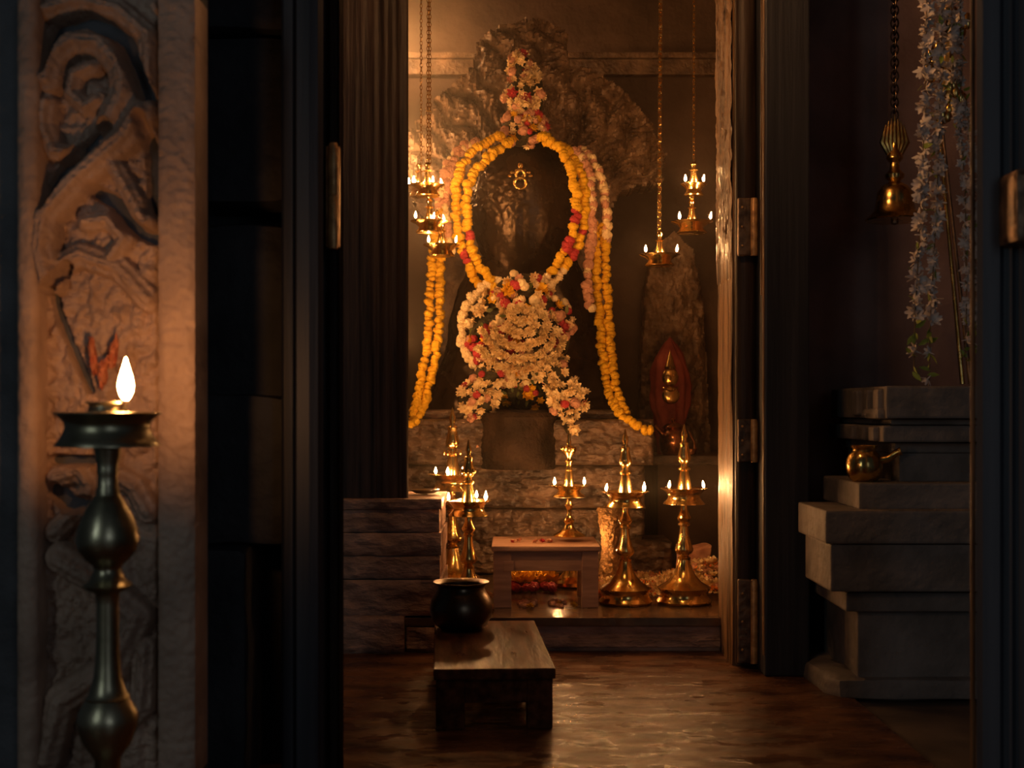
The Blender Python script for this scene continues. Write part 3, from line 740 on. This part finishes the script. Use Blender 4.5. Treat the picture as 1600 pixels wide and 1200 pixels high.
def mound():
    mb = MB(); n = 50; seg = 80; vs = []; fs = []
    for j in range(n+1):
        u = j/n; py = 652-(652-400)*u
        rx = (165-70*u**.7)*(1-.15*max(0, u-.8)*5); ry = rx*.42
        for i in range(seg):
            a_ = 2*pi*i/seg; d_ = 1+.06*fbm(cos(a_)*3, u*4, sin(a_)*3, 4)
            vs.append((rx*k*cos(a_)*d_, ry*k*sin(a_)*d_+.02, (652-py)*k))
    for j in range(n):
        for i in range(seg): m_ = (i+1) % seg; fs.append((j*seg+i, j*seg+m_, (j+1)*seg+m_, (j+1)*seg+i))
    fs.append(tuple(n*seg+i for i in range(seg)))
    return mb.add(vs, fs)
obj('body', mound(), M['idol'], idl, 'all')
# gilded forehead ornament
k2 = 5.1/2000
on = MB(); DO = 5.105
def AT(px_, py_, D): q = P(px_, py_, D); return T(q.x, q.y, q.z)
on.torus(9*k2, 2.6*k2, AT(813, 286, DO) @ R(pi/2+.1, 'X') @ S(1, .95, 1), 20, 8)
on.torus(6.5*k2, 2.8*k2, AT(813, 272, DO+.012) @ R(pi/2+.1, 'X'), 20, 8)
on.ball(4*k2, AT(813, 259, DO+.02) @ S(1, .5, 1.2), 10, 8)
for q in range(6):
    a_ = pi*(q/5); on.ball(3*k2, AT(813+16*cos(a_), 275-9*sin(a_), DO+.016) @ S(1.2, .6, .8), 8, 6)
tag(obj('forehead_ornament', on, M['brass'], None, True), 'small gilded double-ring ornament set on the black idol head', 'ornament')

# ================================================================== FLOWERS
def marigold(m, seed):
    def dsp(d):
        a_ = math.atan2(d.y, d.x); return .16*abs(sin(a_*6+d.z*5+seed))+.30*noise.noise(d*4.5+Vector((seed, 0, 0)))+.2*noise.noise(d*9)-.08
    return MB().ball(1, S(1, 1, .72), 26, 16, dsp).mesh('marigold', m, 'all')
def star(m, seed, n=6, cup=.35, wid=.34):
    mb = MB(); rr_ = random.Random(seed)
    for layer in range(2):
        for i in range(n):
            a_ = 2*pi*(i+.5*layer)/n+rr_.uniform(-.15, .15); l = (1-.3*layer)*rr_.uniform(.85, 1.1); c_ = cup+.5*layer
            vs = [(.08, -.05, 0), (.08, .05, 0), (.5*l, wid, c_*.25), (.5*l, 0, c_*.12-.05), (.5*l, -wid, c_*.25), (.95*l, wid*.4, c_*.75), (.95*l, -wid*.4, c_*.75), (1.08*l, 0, c_*.7)]
            fs = [(0, 3, 2, 1), (0, 4, 3), (3, 7, 5, 2), (4, 6, 7, 3)]
            mb.add(vs, fs, R(a_, 'Z'))
    mb.ball(.2, T(0, 0, .08), 8, 6)
    mb.lathe([(.05, -.75), (.09, -.3), (.12, 0)], 6)
    return mb.mesh('blossom', m, 'all')
def rose(m, seed):
    def dsp(d):
        a_ = math.atan2(d.y, d.x); return .16*sin(a_*3+d.z*9+seed)+.12*noise.noise(d*4+Vector((seed, 2, 0)))
    return MB().ball(1, S(1, 1, .8), 16, 12, dsp).mesh('rose', m, 'all')
def leaf(m):
    vs = [(0, 0, 0), (.4, .28, .08), (.4, 0, 0), (.4, -.28, .08), (.9, .3, .1), (.9, 0, .02), (.9, -.3, .1), (1.6, 0, -.08)]
    return MB().add(vs, [(0, 2, 1), (0, 3, 2), (2, 5, 4, 1), (3, 6, 5, 2), (5, 7, 4), (6, 7, 5)]).mesh('leaf', m, 'all')
F = {'marigold_y': [marigold(M['yellow'], i) for i in range(3)], 'marigold_o': [marigold(M['orange'], i) for i in range(2)],
     'marigold_r': [marigold(M['red'], i) for i in range(2)],
     'jasmine': [star(M['cream'], i) for i in range(4)], 'tuberose': [star(M['white'], i, 5, .5, .3) for i in range(3)],
     'pink': [rose(M['pink'], i) for i in range(3)], 'cream_rose': [rose(M['cream'], i) for i in range(2)], 'rose': [rose(M['red'], i) for i in range(3)], 'leaf': [leaf(M['green'])], 'freshleaf': [leaf(M['fresh'])],
     'yellow_star': [star(M['yellow'], 9)], 'pink_star': [star(M['pink'], 4), star(M['red'], 5)]}
NAME = {'marigold_y': 'marigold', 'marigold_o': 'marigold', 'marigold_r': 'marigold', 'jasmine': 'jasmine', 'tuberose': 'tuberose', 'pink': 'pink_blossom', 'cream_rose': 'cream_blossom', 'rose': 'rose', 'leaf': 'leaf', 'freshleaf': 'leaf', 'yellow_star': 'star_flower', 'pink_star': 'pink_star_flower'}
def place_flowers(parent, items, cap=100):
    """items: (kind, pos, rotation matrix 4x4, size). nearest 100 of a kind are parts of their own, the rest one stuff part"""
    by = {}
    for it in items: by.setdefault(NAME[it[0]], []).append(it)
    for nm, l in by.items():
        l.sort(key=lambda q: q[1].y)
        if len(l) > cap: first, rest = l[:cap], l[cap:]
        else: first, rest = l, []
        for i, (kd, pos, rot, sz) in enumerate(first):
            o = obj(nm, F[kd][i % len(F[kd])], None, parent)
            o.matrix_local = T(*(pos-parent.location)) @ rot @ S(sz, sz, sz)
        bym = {}
        vs = MB(); mats = []; mi = []
        for i, (kd, pos, rot, sz) in enumerate(rest):
            me = F[kd][i % len(F[kd])]; mx = T(*(pos-parent.location)) @ rot @ S(sz, sz, sz)
            if me.materials[0] not in mats: mats.append(me.materials[0])
            vs.add([v.co for v in me.vertices], [tuple(q.vertices) for q in me.polygons], mx)
            mi += [mats.index(me.materials[0])]*len(me.polygons)
        if rest:
            me = vs.mesh(nm, mats[0], 'all')
            for m_ in mats[1:]: me.materials.append(m_)
            me.polygons.foreach_set('material_index', mi)
            o = obj(nm, me, None, parent); o['kind'] = 'stuff'
def spline(pts, step):
    """Catmull-Rom through 3D points, sampled every step metres"""
    P_ = [pts[0]]+list(pts)+[pts[-1]]; out = []
    for i in range(1, len(P_)-2):
        for q in range(24):
            t_ = q/24; a, b, c, d = P_[i-1:i+3]
            out.append(.5*((2*b)+(-a+c)*t_+(2*a-5*b+4*c-d)*t_*t_+(-a+3*b-3*c+d)*t_**3))
    out.append(P_[-1]); res = [out[0]]; acc = 0
    for i in range(1, len(out)):
        seg = (out[i]-out[i-1]); L = seg.length
        while acc+L >= step:
            f_ = (step-acc)/L; p_ = out[i-1]+seg*f_ if False else out[i]-seg*(1-f_)
            res.append(p_); out[i-1] = p_; seg = out[i]-p_; L = seg.length; acc = 0
        acc += L
    return res
rg = random.Random(11)
def rrot(amt=pi): return Euler((rg.uniform(-amt, amt), rg.uniform(-amt, amt), rg.uniform(-pi, pi))).to_matrix().to_4x4()
def toward(d, jit=.35):
    q = d.to_track_quat('Z', 'Y').to_matrix().to_4x4()
    return q @ Euler((rg.uniform(-jit, jit), rg.uniform(-jit, jit), rg.uniform(-pi, pi))).to_matrix().to_4x4()
def garland(label, paths, kindf, size, step, name='flower_garland', cat='garland', group=None, jit=.006, cross=True):
    """paths: lists of (px,py,D)"""
    pts3 = [[P(*q) for q in path] for path in paths]
    root = thing(name, label, cat, pts3[0][0], 0, group)
    items = []
    sg = MB()
    for pts in pts3:
        sp_ = spline(pts, step)
        sg.tube([q-root.location for q in sp_], .0015, 5)
        for i, q in enumerate(sp_):
            t_ = (sp_[min(i+1, len(sp_)-1)]-sp_[max(i-1, 0)]).normalized()
            kd, sz = kindf(i/len(sp_), i)
            qq = q+Vector([rg.uniform(-jit, jit) for _ in range(3)])
            items.append((kd, qq, toward(t_, .4) if cross else rrot(), size*sz*rg.uniform(.84, 1.2)))
    obj('string', sg, M['string'], root)
    place_flowers(root, items)
    return root
def mari(redspans=(), cream_after=2):
    def f(u, i):
        for a, b in redspans:
            if a < u < b: return ('marigold_r', 1.0)
        if u > cream_after: return ('cream_rose', .9)
        return ('marigold_y', 1.0)
    return f
G = .0176
inner = [(798, 222, 5.12), (765, 245, 5.08), (738, 275, 5.06), (728, 315, 5.05), (732, 360, 5.05), (744, 405, 5.06), (766, 440, 5.07), (783, 458, 5.08)]
outer = [(784, 212, 5.13), (748, 228, 5.10), (724, 255, 5.08), (713, 290, 5.07), (713, 335, 5.07), (720, 380, 5.08), (734, 420, 5.09), (752, 450, 5.10), (766, 466, 5.10)]
garland('thick yellow marigold garland, inner left strand round the idol head', [inner], mari([(.60, .67)]), G, .0155, group=None)
garland('thick yellow marigold garland, outer left strand round the idol head', [outer], mari([(.72, .78)]), G, .0155)
innr = [(846, 212, 5.12), (872, 230, 5.08), (890, 260, 5.06), (900, 300, 5.05), (899, 345, 5.05), (886, 385, 5.06), (866, 418, 5.07), (842, 446, 5.08)]
outr = [(852, 222, 5.14), (886, 236, 5.10), (904, 262, 5.08), (914, 300, 5.07), (912, 345, 5.07), (902, 385, 5.08), (882, 420, 5.09), (856, 452, 5.10)]
garland('yellow marigold garland with dark red blooms, inner right strand round the idol head', [innr], mari([(.52, .60), (.66, .74)], .90), G, .0155)
garland('yellow marigold garland, outer right strand round the idol head', [outr], mari([(.60, .63), (.72, .78)], .84), G, .0155)
lh1 = [(690, 330, 5.22), (678, 375, 5.2), (673, 440, 5.18), (670, 500, 5.16), (664, 560, 5.14), (654, 615, 5.1), (641, 668, 5.0)]
lh2 = [(698, 340, 5.22), (690, 390, 5.2), (688, 450, 5.18), (685, 520, 5.16), (678, 575, 5.14), (664, 625, 5.1), (648, 662, 5.0)]
garland('long yellow marigold garland hanging down on the left, outer strand', [lh1], mari(), .0155, .0125)
garland('long yellow marigold garland hanging down on the left, inner strand', [lh2], mari(), .0155, .0125)
rh1 = [(928, 350, 5.24), (932, 420, 5.2), (937, 500, 5.18), (944, 570, 5.14), (954, 620, 5.1), (974, 650, 5.02), (1000, 668, 4.98), (1016, 674, 4.98)]
rh2 = [(942, 350, 5.24), (947, 420, 5.2), (951, 500, 5.18), (956, 560, 5.14), (963, 610, 5.1), (980, 645, 5.04)]
garland('long yellow marigold garland hanging down on the right, trailing onto the pedestal', [rh1], mari(), .0165, .0135)
garland('shorter yellow marigold garland hanging down on the right, outer strand', [rh2], mari(), .0165, .0135)
def pk(u, i): return (('pink', 1.0) if rg.random() < .6 else ('cream_rose', .8))
garland('faded pink flower garland at the left behind the yellow loop', [[(742, 218, 5.3), (716, 242, 5.28), (702, 275, 5.24), (697, 320, 5.22), (700, 360, 5.2), (704, 396, 5.2)],
        [(728, 226, 5.3), (706, 246, 5.28), (692, 280, 5.24), (686, 320, 5.22), (690, 350, 5.2)]], pk, .0185, .0165, cross=False, jit=.006)
garland('faded pink flower garland at the right, nearest the yellow loop', [[(900, 235, 5.3), (918, 262, 5.24), (926, 310, 5.2), (925, 360, 5.2), (920, 410, 5.18), (918, 455, 5.16), (924, 486, 5.14)]], pk, .0190, .0165, cross=False, jit=.006)
garland('pale flower garland at the far right, outside the pink one', [[(908, 232, 5.32), (930, 255, 5.26), (942, 295, 5.24), (948, 340, 5.22), (948, 380, 5.22)]], lambda u, i: ('cream_rose' if i % 3 else 'pink', 1), .0185, .0165, cross=False, jit=.006)

def bunch(label, blobs, rings, kinds, size, D, depth, n, name='flower_bunch', cat='flowers', zones=None):
    root = thing(name, label, cat, P(blobs[0][0], blobs[0][1]+blobs[0][3], D))
    items = []; kk_ = D/2000; core = MB()
    for (cx, cy, rx, ry) in blobs:
        c = P(cx, cy, D+.02)-root.location
        core.ball(1, T(*c) @ S(rx*kk_*.93, depth*.85, ry*kk_*.93), 24, 16, lambda d: .10*noise.noise(d*4))
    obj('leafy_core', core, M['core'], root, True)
    for (cx, cy, rx, ry) in blobs:
        m_ = int(n*rx*ry/1000)
        for q in range(m_):
            while True:
                a_, b_ = rg.uniform(-1, 1), rg.uniform(-1, 1)
                if a_*a_+b_*b_ < 1: break
            y_ = D+.02-depth*sqrt(1-a_*a_-b_*b_)
            x_ = cx+a_*rx; yy = cy+b_*ry
            kd = kinds(x_, yy)
            nrm = Vector((a_*.8, -1, -b_*.6)).normalized()
            p_ = P(x_, yy, D); p_.y = y_+rg.uniform(-.008, .012)
            items.append((kd, p_, toward(nrm, .8), size*(1.25 if 'rose' in kd or kd == 'pink' else 1.25)*rg.uniform(.75, 1.25)*(.8 if 'rose' in kd or kd == 'pink' else 1)))
    for (pts, kd, sz, lift) in rings:
        pp = []
        for (x_, yy) in pts:
            best = D
            for (cx, cy, rx, ry) in blobs:
                q = 1-((x_-cx)/rx)**2-((yy-cy)/ry)**2
                if q > 0: best = min(best, D+.02-depth*sqrt(q))
            v_ = P(x_, yy, D); v_.y = best-lift; pp.append(v_)
        for q in spline(pp, size*.62):
            for _ in range(2):
                v_ = q+Vector((rg.uniform(-1, 1), rg.uniform(-.6, .2), rg.uniform(-1, 1)))*size*.55
                items.append((kd, v_, toward(Vector((rg.uniform(-1, 1), -1, rg.uniform(-.8, .8))), .6), sz*size*rg.uniform(.75, 1.05)))
    place_flowers(root, items)
    return root
def kc(x, y):
    q = noise.noise(Vector((x/16, y/16, 3))); q2 = noise.noise(Vector((x/13, y/13, 9)))
    if x > 862 and y < 530 and rg.random() < .5: return 'rose' if rg.random() < .6 else 'pink'
    if 730 < x < 768 and y > 530 and rg.random() < .4: return 'pink' if rg.random() < .5 else 'rose'
    if q2 > .26: return 'rose'
    if q > .30: return 'yellow_star'
    if q < -.30: return 'leaf'
    if q2 < -.28: return 'pink'
    return 'jasmine' if rg.random() < .75 else 'cream_rose'
rings = []
def arc(cx, cy, rx, ry, a0, a1, n=9): return [(cx+rx*cos(math.radians(a0+(a1-a0)*i/n)), cy+ry*sin(math.radians(a0+(a1-a0)*i/n))) for i in range(n+1)]
for (rx, ry, a0, a1) in ((24, 20, 20, 160), (42, 40, 10, 170), (58, 58, 15, 165), (74, 74, 20, 150)):
    rings.append((arc(812, 505, rx, ry, a0, a1), 'jasmine', 1.05, .034))
rings.append((arc(814, 496, 18, 10, 0, 350), 'jasmine', 1.05, .03))
rings.append(([(838, 484), (850, 500), (852, 520), (842, 540)], 'jasmine', .9, .03))
rings.append(([(770, 560), (790, 580), (815, 570), (850, 575), (885, 560)], 'jasmine', 1.0, .02))
rings.append((arc(812, 515, 92, 84, 100, 250), 'cream_rose', .9, .004))
bunch('large central mass of cream, red and yellow flowers below the idol head', [(812, 520, 86, 84), (815, 455, 48, 28)], rings, kc, .0172, 5.08, .13, 32)
def ks(x, y):
    q = noise.noise(Vector((x/12, y/12, 5)))
    return 'rose' if q > .42 else ('pink' if q < -.4 else 'jasmine')
bunch('left hanging tassel of cream flowers below the central mass', [(764, 590, 26, 26), (748, 625, 34, 32)], [([(738, 650), (736, 668), (740, 690), (748, 698)], 'pink', .7, 0)], ks, .0165, 5.02, .07, 32)
bunch('right hanging tassel of cream flowers, ending just above the stool lamp', [(866, 585, 22, 24), (884, 622, 34, 34), (890, 668, 11, 12)], [], ks, .0175, 5.00, .07, 38)
def kt(x, y):
    q = rg.random()
    if y > 175: return 'pink' if q < .45 else ('rose' if q < .6 else ('yellow_star' if q < .75 else 'jasmine'))
    return 'jasmine' if q < .62 else ('pink_star' if q < .85 else 'pink')
bunch('upright spray of pink and cream flowers crowning the idol', [(818, 200, 36, 32), (820, 150, 32, 50), (812, 110, 20, 28)], [], kt, .0165, 5.22, .09, 40)
# green basil tufts and loose blossoms at the idol's foot
bunch('dark green leafy tuft with red blooms at the foot of the idol', [(820, 615, 38, 26)], [], lambda x, y: 'leaf' if rg.random() < .7 else ('rose' if rg.random() < .5 else 'yellow_star'), .016, 5.10, .06, 40)

# white garland in the alcove
def tub(u, i): return (('freshleaf', .95) if ((u > .84 and i % 3) or (i % 6 == 0)) else ('tuberose', 1.0))
def dbl(path, label, size=.024, step=.013, sep=10):
    D = path[0][2]
    root = garland(label, [[(x-sep, y, d) for x, y, d in path], [(x+sep, y+4, d+.01) for x, y, d in path]], tub, size, step*.95, jit=.007, cross=False)
    return root
dbl([(1460, -60, 3.30), (1459, 60, 3.30), (1456, 180, 3.30), (1452, 300, 3.30), (1446, 420, 3.30), (1441, 520, 3.31), (1440, 592, 3.32)], 'long white tuberose garland hanging in the right alcove, left of the staff', .020, .014, 12)
dbl([(1492, -60, 3.34), (1494, 40, 3.34), (1496, 110, 3.36), (1490, 170, 3.37)], 'short white garland wound round the head of the brass staff', .017, .014, 7)
dbl([(1503, 150, 3.34), (1512, 250, 3.34), (1516, 350, 3.34), (1517, 500, 3.34), (1514, 560, 3.34)], 'white garland half hidden by the right-hand door post', .017, .015, 7)

# loose offerings on the platform
def loose(kind, label, group, n, xr, Dr, size, zf, cat='flower', keep=None):
    c = 0
    for q in range(n):
        D = rg.uniform(*Dr); px_ = rg.uniform(*xr)
        x_ = X(px_, D); z_ = zf(px_, D)
        if keep and not keep(px_, D): continue
        o = obj(NAME[kind], F[kind][q % len(F[kind])], None)
        sz = size*rg.uniform(.8, 1.3)
        o.matrix_world = T(x_, D, z_+sz*.35) @ Euler((rg.uniform(-.5, .5), rg.uniform(-.5, .5), rg.uniform(-pi, pi))).to_matrix().to_4x4() @ S(sz, sz, sz)
        tag(o, label, cat, group)
heap = lambda px_, D: zP+.085*max(0, 1-((px_-1105)/70)**2)*max(0, 1-abs(D-4.75)/.3)+.02*max(0, (D-4.5))
loose('pink', 'dried brownish pink bloom in the petal heap behind the right-hand lamps', 'dried blooms behind the right-hand lamps', 70, (940, 1125), (4.5, 4.95), .014, heap)
loose('jasmine', 'dried cream bloom in the petal heap behind the right-hand lamps', 'cream blooms behind the right-hand lamps', 110, (940, 1125), (4.5, 4.95), .022, heap)
loose('yellow_star', 'yellow star-shaped flower on the platform under the pale stool', 'yellow flowers under the pale stool', 34, (795, 862), (4.66, 4.9), .032, lambda a, b: zP+.02+.04*max(0, (b-4.66)))
loose('rose', 'dark red bloom on the platform under the pale stool', 'red blooms under the pale stool', 22, (795, 865), (4.60, 4.70), .016, lambda a, b: zP+.012)
loose('pink', 'small faded bloom on the platform edge between the stool legs', 'faded blooms at the platform edge', 20, (806, 880), (4.27, 4.36), .011, lambda a, b: zP)
loose('yellow_star', 'yellow flower lying on the platform edge below the pale stool', 'yellow flowers at the platform edge', 5, (795, 900), (4.24, 4.32), .013, lambda a, b: zP)
loose('pink', 'orange-brown bloom on the platform between the left lamps and the pale stool', 'blooms beside the left lamps', 14, (742, 766), (4.35, 4.6), .013, lambda a, b: zP)
loose('pink_star', 'small red petal cluster on top of the pale stool', 'petals on the pale stool', 7, (800, 862), (4.34, 4.42), .011, lambda a, b: zP+hT)
# dried petals heap: nobody could count
def petals():
    mb = MB()
    for q in range(1500):
        D = rg.uniform(4.46, 5.0); px_ = rg.uniform(935, 1128)
        z_ = heap(px_, D)+rg.uniform(0, .014); l = rg.uniform(.012, .026); w_ = l*rg.uniform(.18, .4); c_ = rg.uniform(.2, .9)*l
        mx = T(X(px_, D), D, z_+.004) @ Euler((rg.uniform(-.6, .6), rg.uniform(-.6, .6), rg.uniform(-pi, pi))).to_matrix().to_4x4()
        vs = []
        for i in range(5):
            u = i/4; ww = w_*sin(pi*(.12+.8*u)); vs += [(l*(u-.5), -ww, c_*(u-.5)**2*2), (l*(u-.5), ww, c_*(u-.5)**2*2)]
        mb.add(vs, [(2*i, 2*i+2, 2*i+3, 2*i+1) for i in range(4)], mx)
    me = mb.mesh('dried_petals', M['cream'], 'all'); me.materials.append(M['cream']); me.materials.append(M['orange'])
    me.polygons.foreach_set('material_index', [random.Random(i//4).choice((0, 0, 1, 2)) for i in range(len(me.polygons))])
    return me
o = tag(obj('dried_petals', petals(), None), 'drift of curled dried petals on the platform behind the right-hand lamps', 'petals'); o['kind'] = 'stuff'
o = tag(obj('petal_bundle', rough_block(X(1062, 4.85), X(1108, 4.85), 4.84, 4.95, zP, zP+.145, .03, 8), M['pink'], None, True), 'crumpled pale cloth bundle behind the far-right brass lamp', 'cloth')

# ================================================================== RIGHT SIDE SHRINE INSIDE THE SANCTUM
t = thing('stone_ledge', 'dark stone ledge at the right rear of the sanctum under the red-draped figure', 'ledge')
obj('ledge_top', MB().box(X(1022, 5.5), 1.15, 5.5, 6.2, Z(727, 5.5), Z(712, 5.5), .005), M['pstone'], t)
obj('ledge_body', MB().box(X(1030, 5.55), 1.15, 5.6, 6.2, zP, Z(727, 5.5)), M['wall'], t)
LZ = Z(712, 5.5)
def rock_h(x, y):
    w_ = 46-8*((y-380)/280)
    h = .07*max(0, 1-((x-1050)/52)**2)**.7
    return h+.03*fbm(x/14, y/22, 6, 5)+.012*abs(fbm(x/6, y/9, 2, 3))
rock_o = [(998, 712), (1002, 560), (1008, 450), (1022, 390), (1050, 365), (1080, 392), (1096, 460), (1104, 560), (1110, 712)]
tag(obj('carved_backing_stone', relief(994, 1114, 360, 712, 2.4, 5.95, rock_h, lambda x, y: inside(x, y, rock_o), .12), M['hood'], None, True), 'rough brown carved stone standing behind the red-draped figure', 'carving')
rd = thing('draped_figure', 'small brass-faced shrine figure draped in red cloth at the right rear', 'idol', (X(1047, 5.72), 5.72, LZ))
k = 5.72/2000
def drape():
    mb = MB(); n = 44; seg = 48; vs = []; fs = []
    base = 640-(LZ-CAMZ)/5.72*2000
    for j in range(n+1):
        u = j/n; py = base-(base-527)*u
        wdt = 27*(1-.12*cos(u*6))*(1 if u < .62 else max(.04, 1-((u-.62)/.38)**2.7))*(.72+.55*min(u, .6))
        for i in range(seg):
            a_ = 2*pi*i/seg; f_ = 1+.10*sin(a_*9+u*7)*(1-.4*u)+.22*noise.noise(Vector((cos(a_)*2, sin(a_)*2, u*6)))+.06*noise.noise(Vector((cos(a_)*7, sin(a_)*7, u*20)))
            vs.append((wdt*k*cos(a_)*f_, wdt*k*.55*sin(a_)*f_, (base-py)*k))
    for j in range(n):
        for i in range(seg): m_ = (i+1) % seg; fs.append((j*seg+i, j*seg+m_, (j+1)*seg+m_, (j+1)*seg+i))
    fs.append(tuple(n*seg+i for i in range(seg)))
    return mb.add(vs, fs)
obj('red_drape', drape(), M['redcloth'], rd, 'all')
bk = lambda py: (Z(py, 5.72)-LZ)
fm = MB()
fm.ball(1, T(-2*k, -19*k, bk(590)) @ S(13*k, 5*k, 15*k), 20, 14)
fm.ball(1, T(-2*k, -24.5*k, bk(591)) @ S(1.6*k, 1.6*k, 4*k), 8, 6)
for dx in (-5, 5): fm.ball(1, T((-2+dx)*k, -23.6*k, bk(587)) @ S(2.6*k, 1*k, 1.3*k), 8, 6)
fm.ball(1, T(-2*k, -23.6*k, bk(598)) @ S(3.4*k, 1*k, 1.1*k), 8, 6)
fm.ball(1, T(-1*k, -18*k, bk(618)) @ S(14*k, 4*k, 14*k), 18, 12)
for q in range(9): fm.ball(1.7*k, T((-12+q*2.6)*k, -22*k, bk(606+5*sin(q/8*pi))), 8, 6)
obj('brass_mask', fm, M['brass'], rd, True)
cm = MB().lathe([(9*k, 0), (10*k, 3*k), (7*k, 8*k), (5*k, 16*k), (1.5*k, 24*k), (.3*k, 30*k)], 16, T(-2*k, -16*k, bk(577))); obj('crown', cm, M['brass'], rd, True)
t = thing('copper_pot', 'shiny copper pot on the rear ledge in front of the red-draped figure', 'pot', (X(1052, 5.56), 5.56, LZ))
k = 5.56/2000
obj('pot_body', MB().lathe([(r*k*1.0, z*k) for r, z in [(10, 0), (16, 0), (20, 8), (22, 20), (21, 30), (16, 37), (14, 40), (18, 44), (17, 44), (12, 40), (10, 36)]], 36), M['copper'], t, True)
obj('lid', MB().lathe([(r*k, z*k) for r, z in [(16, 43), (15, 46), (8, 51), (3, 53), (4, 56), (1, 58)]], 28), M['copper'], t, True)
obj('spout', MB().tube([(-14*k, -4*k, 30*k), (-24*k, -6*k, 40*k), (-31*k, -8*k, 47*k)], [5*k, 3*k, 4*k], 10), M['copper'], t, True)
t = thing('brass_ladle', 'small brass ladle on the rear ledge right of the copper pot', 'ladle', (X(1080, 5.54), 5.54, LZ))
obj('bowl', MB().lathe([(2*k, 0), (8*k, 2*k), (9*k, 10*k), (8*k, 10*k), (6*k, 3*k)], 18), M['copper'], t, True)
obj('handle', MB().tube([(6*k, 0, 8*k), (4*k, 0, 22*k), (-4*k, 0, 38*k)], [3*k, 2*k, 1.5*k], 8), M['copper'], t, True)

# ================================================================== HAZE: incense smoke filling the sanctum air
hz = MB().box(-.94, 1.14, 4.13, 6.18, PZ+.002, 3.29)
vm = bpy.data.materials.new('incense_smoke'); vm.use_nodes = True; nt = vm.node_tree; nt.nodes.clear()
out = nt.nodes.new('ShaderNodeOutputMaterial'); vs = nt.nodes.new('ShaderNodeVolumeScatter')
vs.inputs['Color'].default_value = (1, .87, .66, 1); vs.inputs['Anisotropy'].default_value = .35
nt.links.new(vs.outputs[0], out.inputs['Volume'])
tc = nt.nodes.new('ShaderNodeTexCoord'); mp = nt.nodes.new('ShaderNodeMapping'); mp.vector_type = 'TEXTURE'
mp.inputs['Location'].default_value = (-.72, 5.6, 1.85); mp.inputs['Scale'].default_value = (.95, 1.3, 1.4)
gr = nt.nodes.new('ShaderNodeTexGradient'); gr.gradient_type = 'SPHERICAL'
mr = nt.nodes.new('ShaderNodeMapRange'); mr.inputs[3].default_value = .02; mr.inputs[4].default_value = .55
nt.links.new(tc.outputs['Object'], mp.inputs['Vector']); nt.links.new(mp.outputs[0], gr.inputs['Vector'])
nt.links.new(gr.outputs['Fac'], mr.inputs[0]); nt.links.new(mr.outputs[0], vs.inputs['Density'])
o = tag(obj('incense_smoke', hz, vm), 'thin warm incense smoke hanging in the air of the lamp-lit sanctum', 'smoke'); o['kind'] = 'stuff'
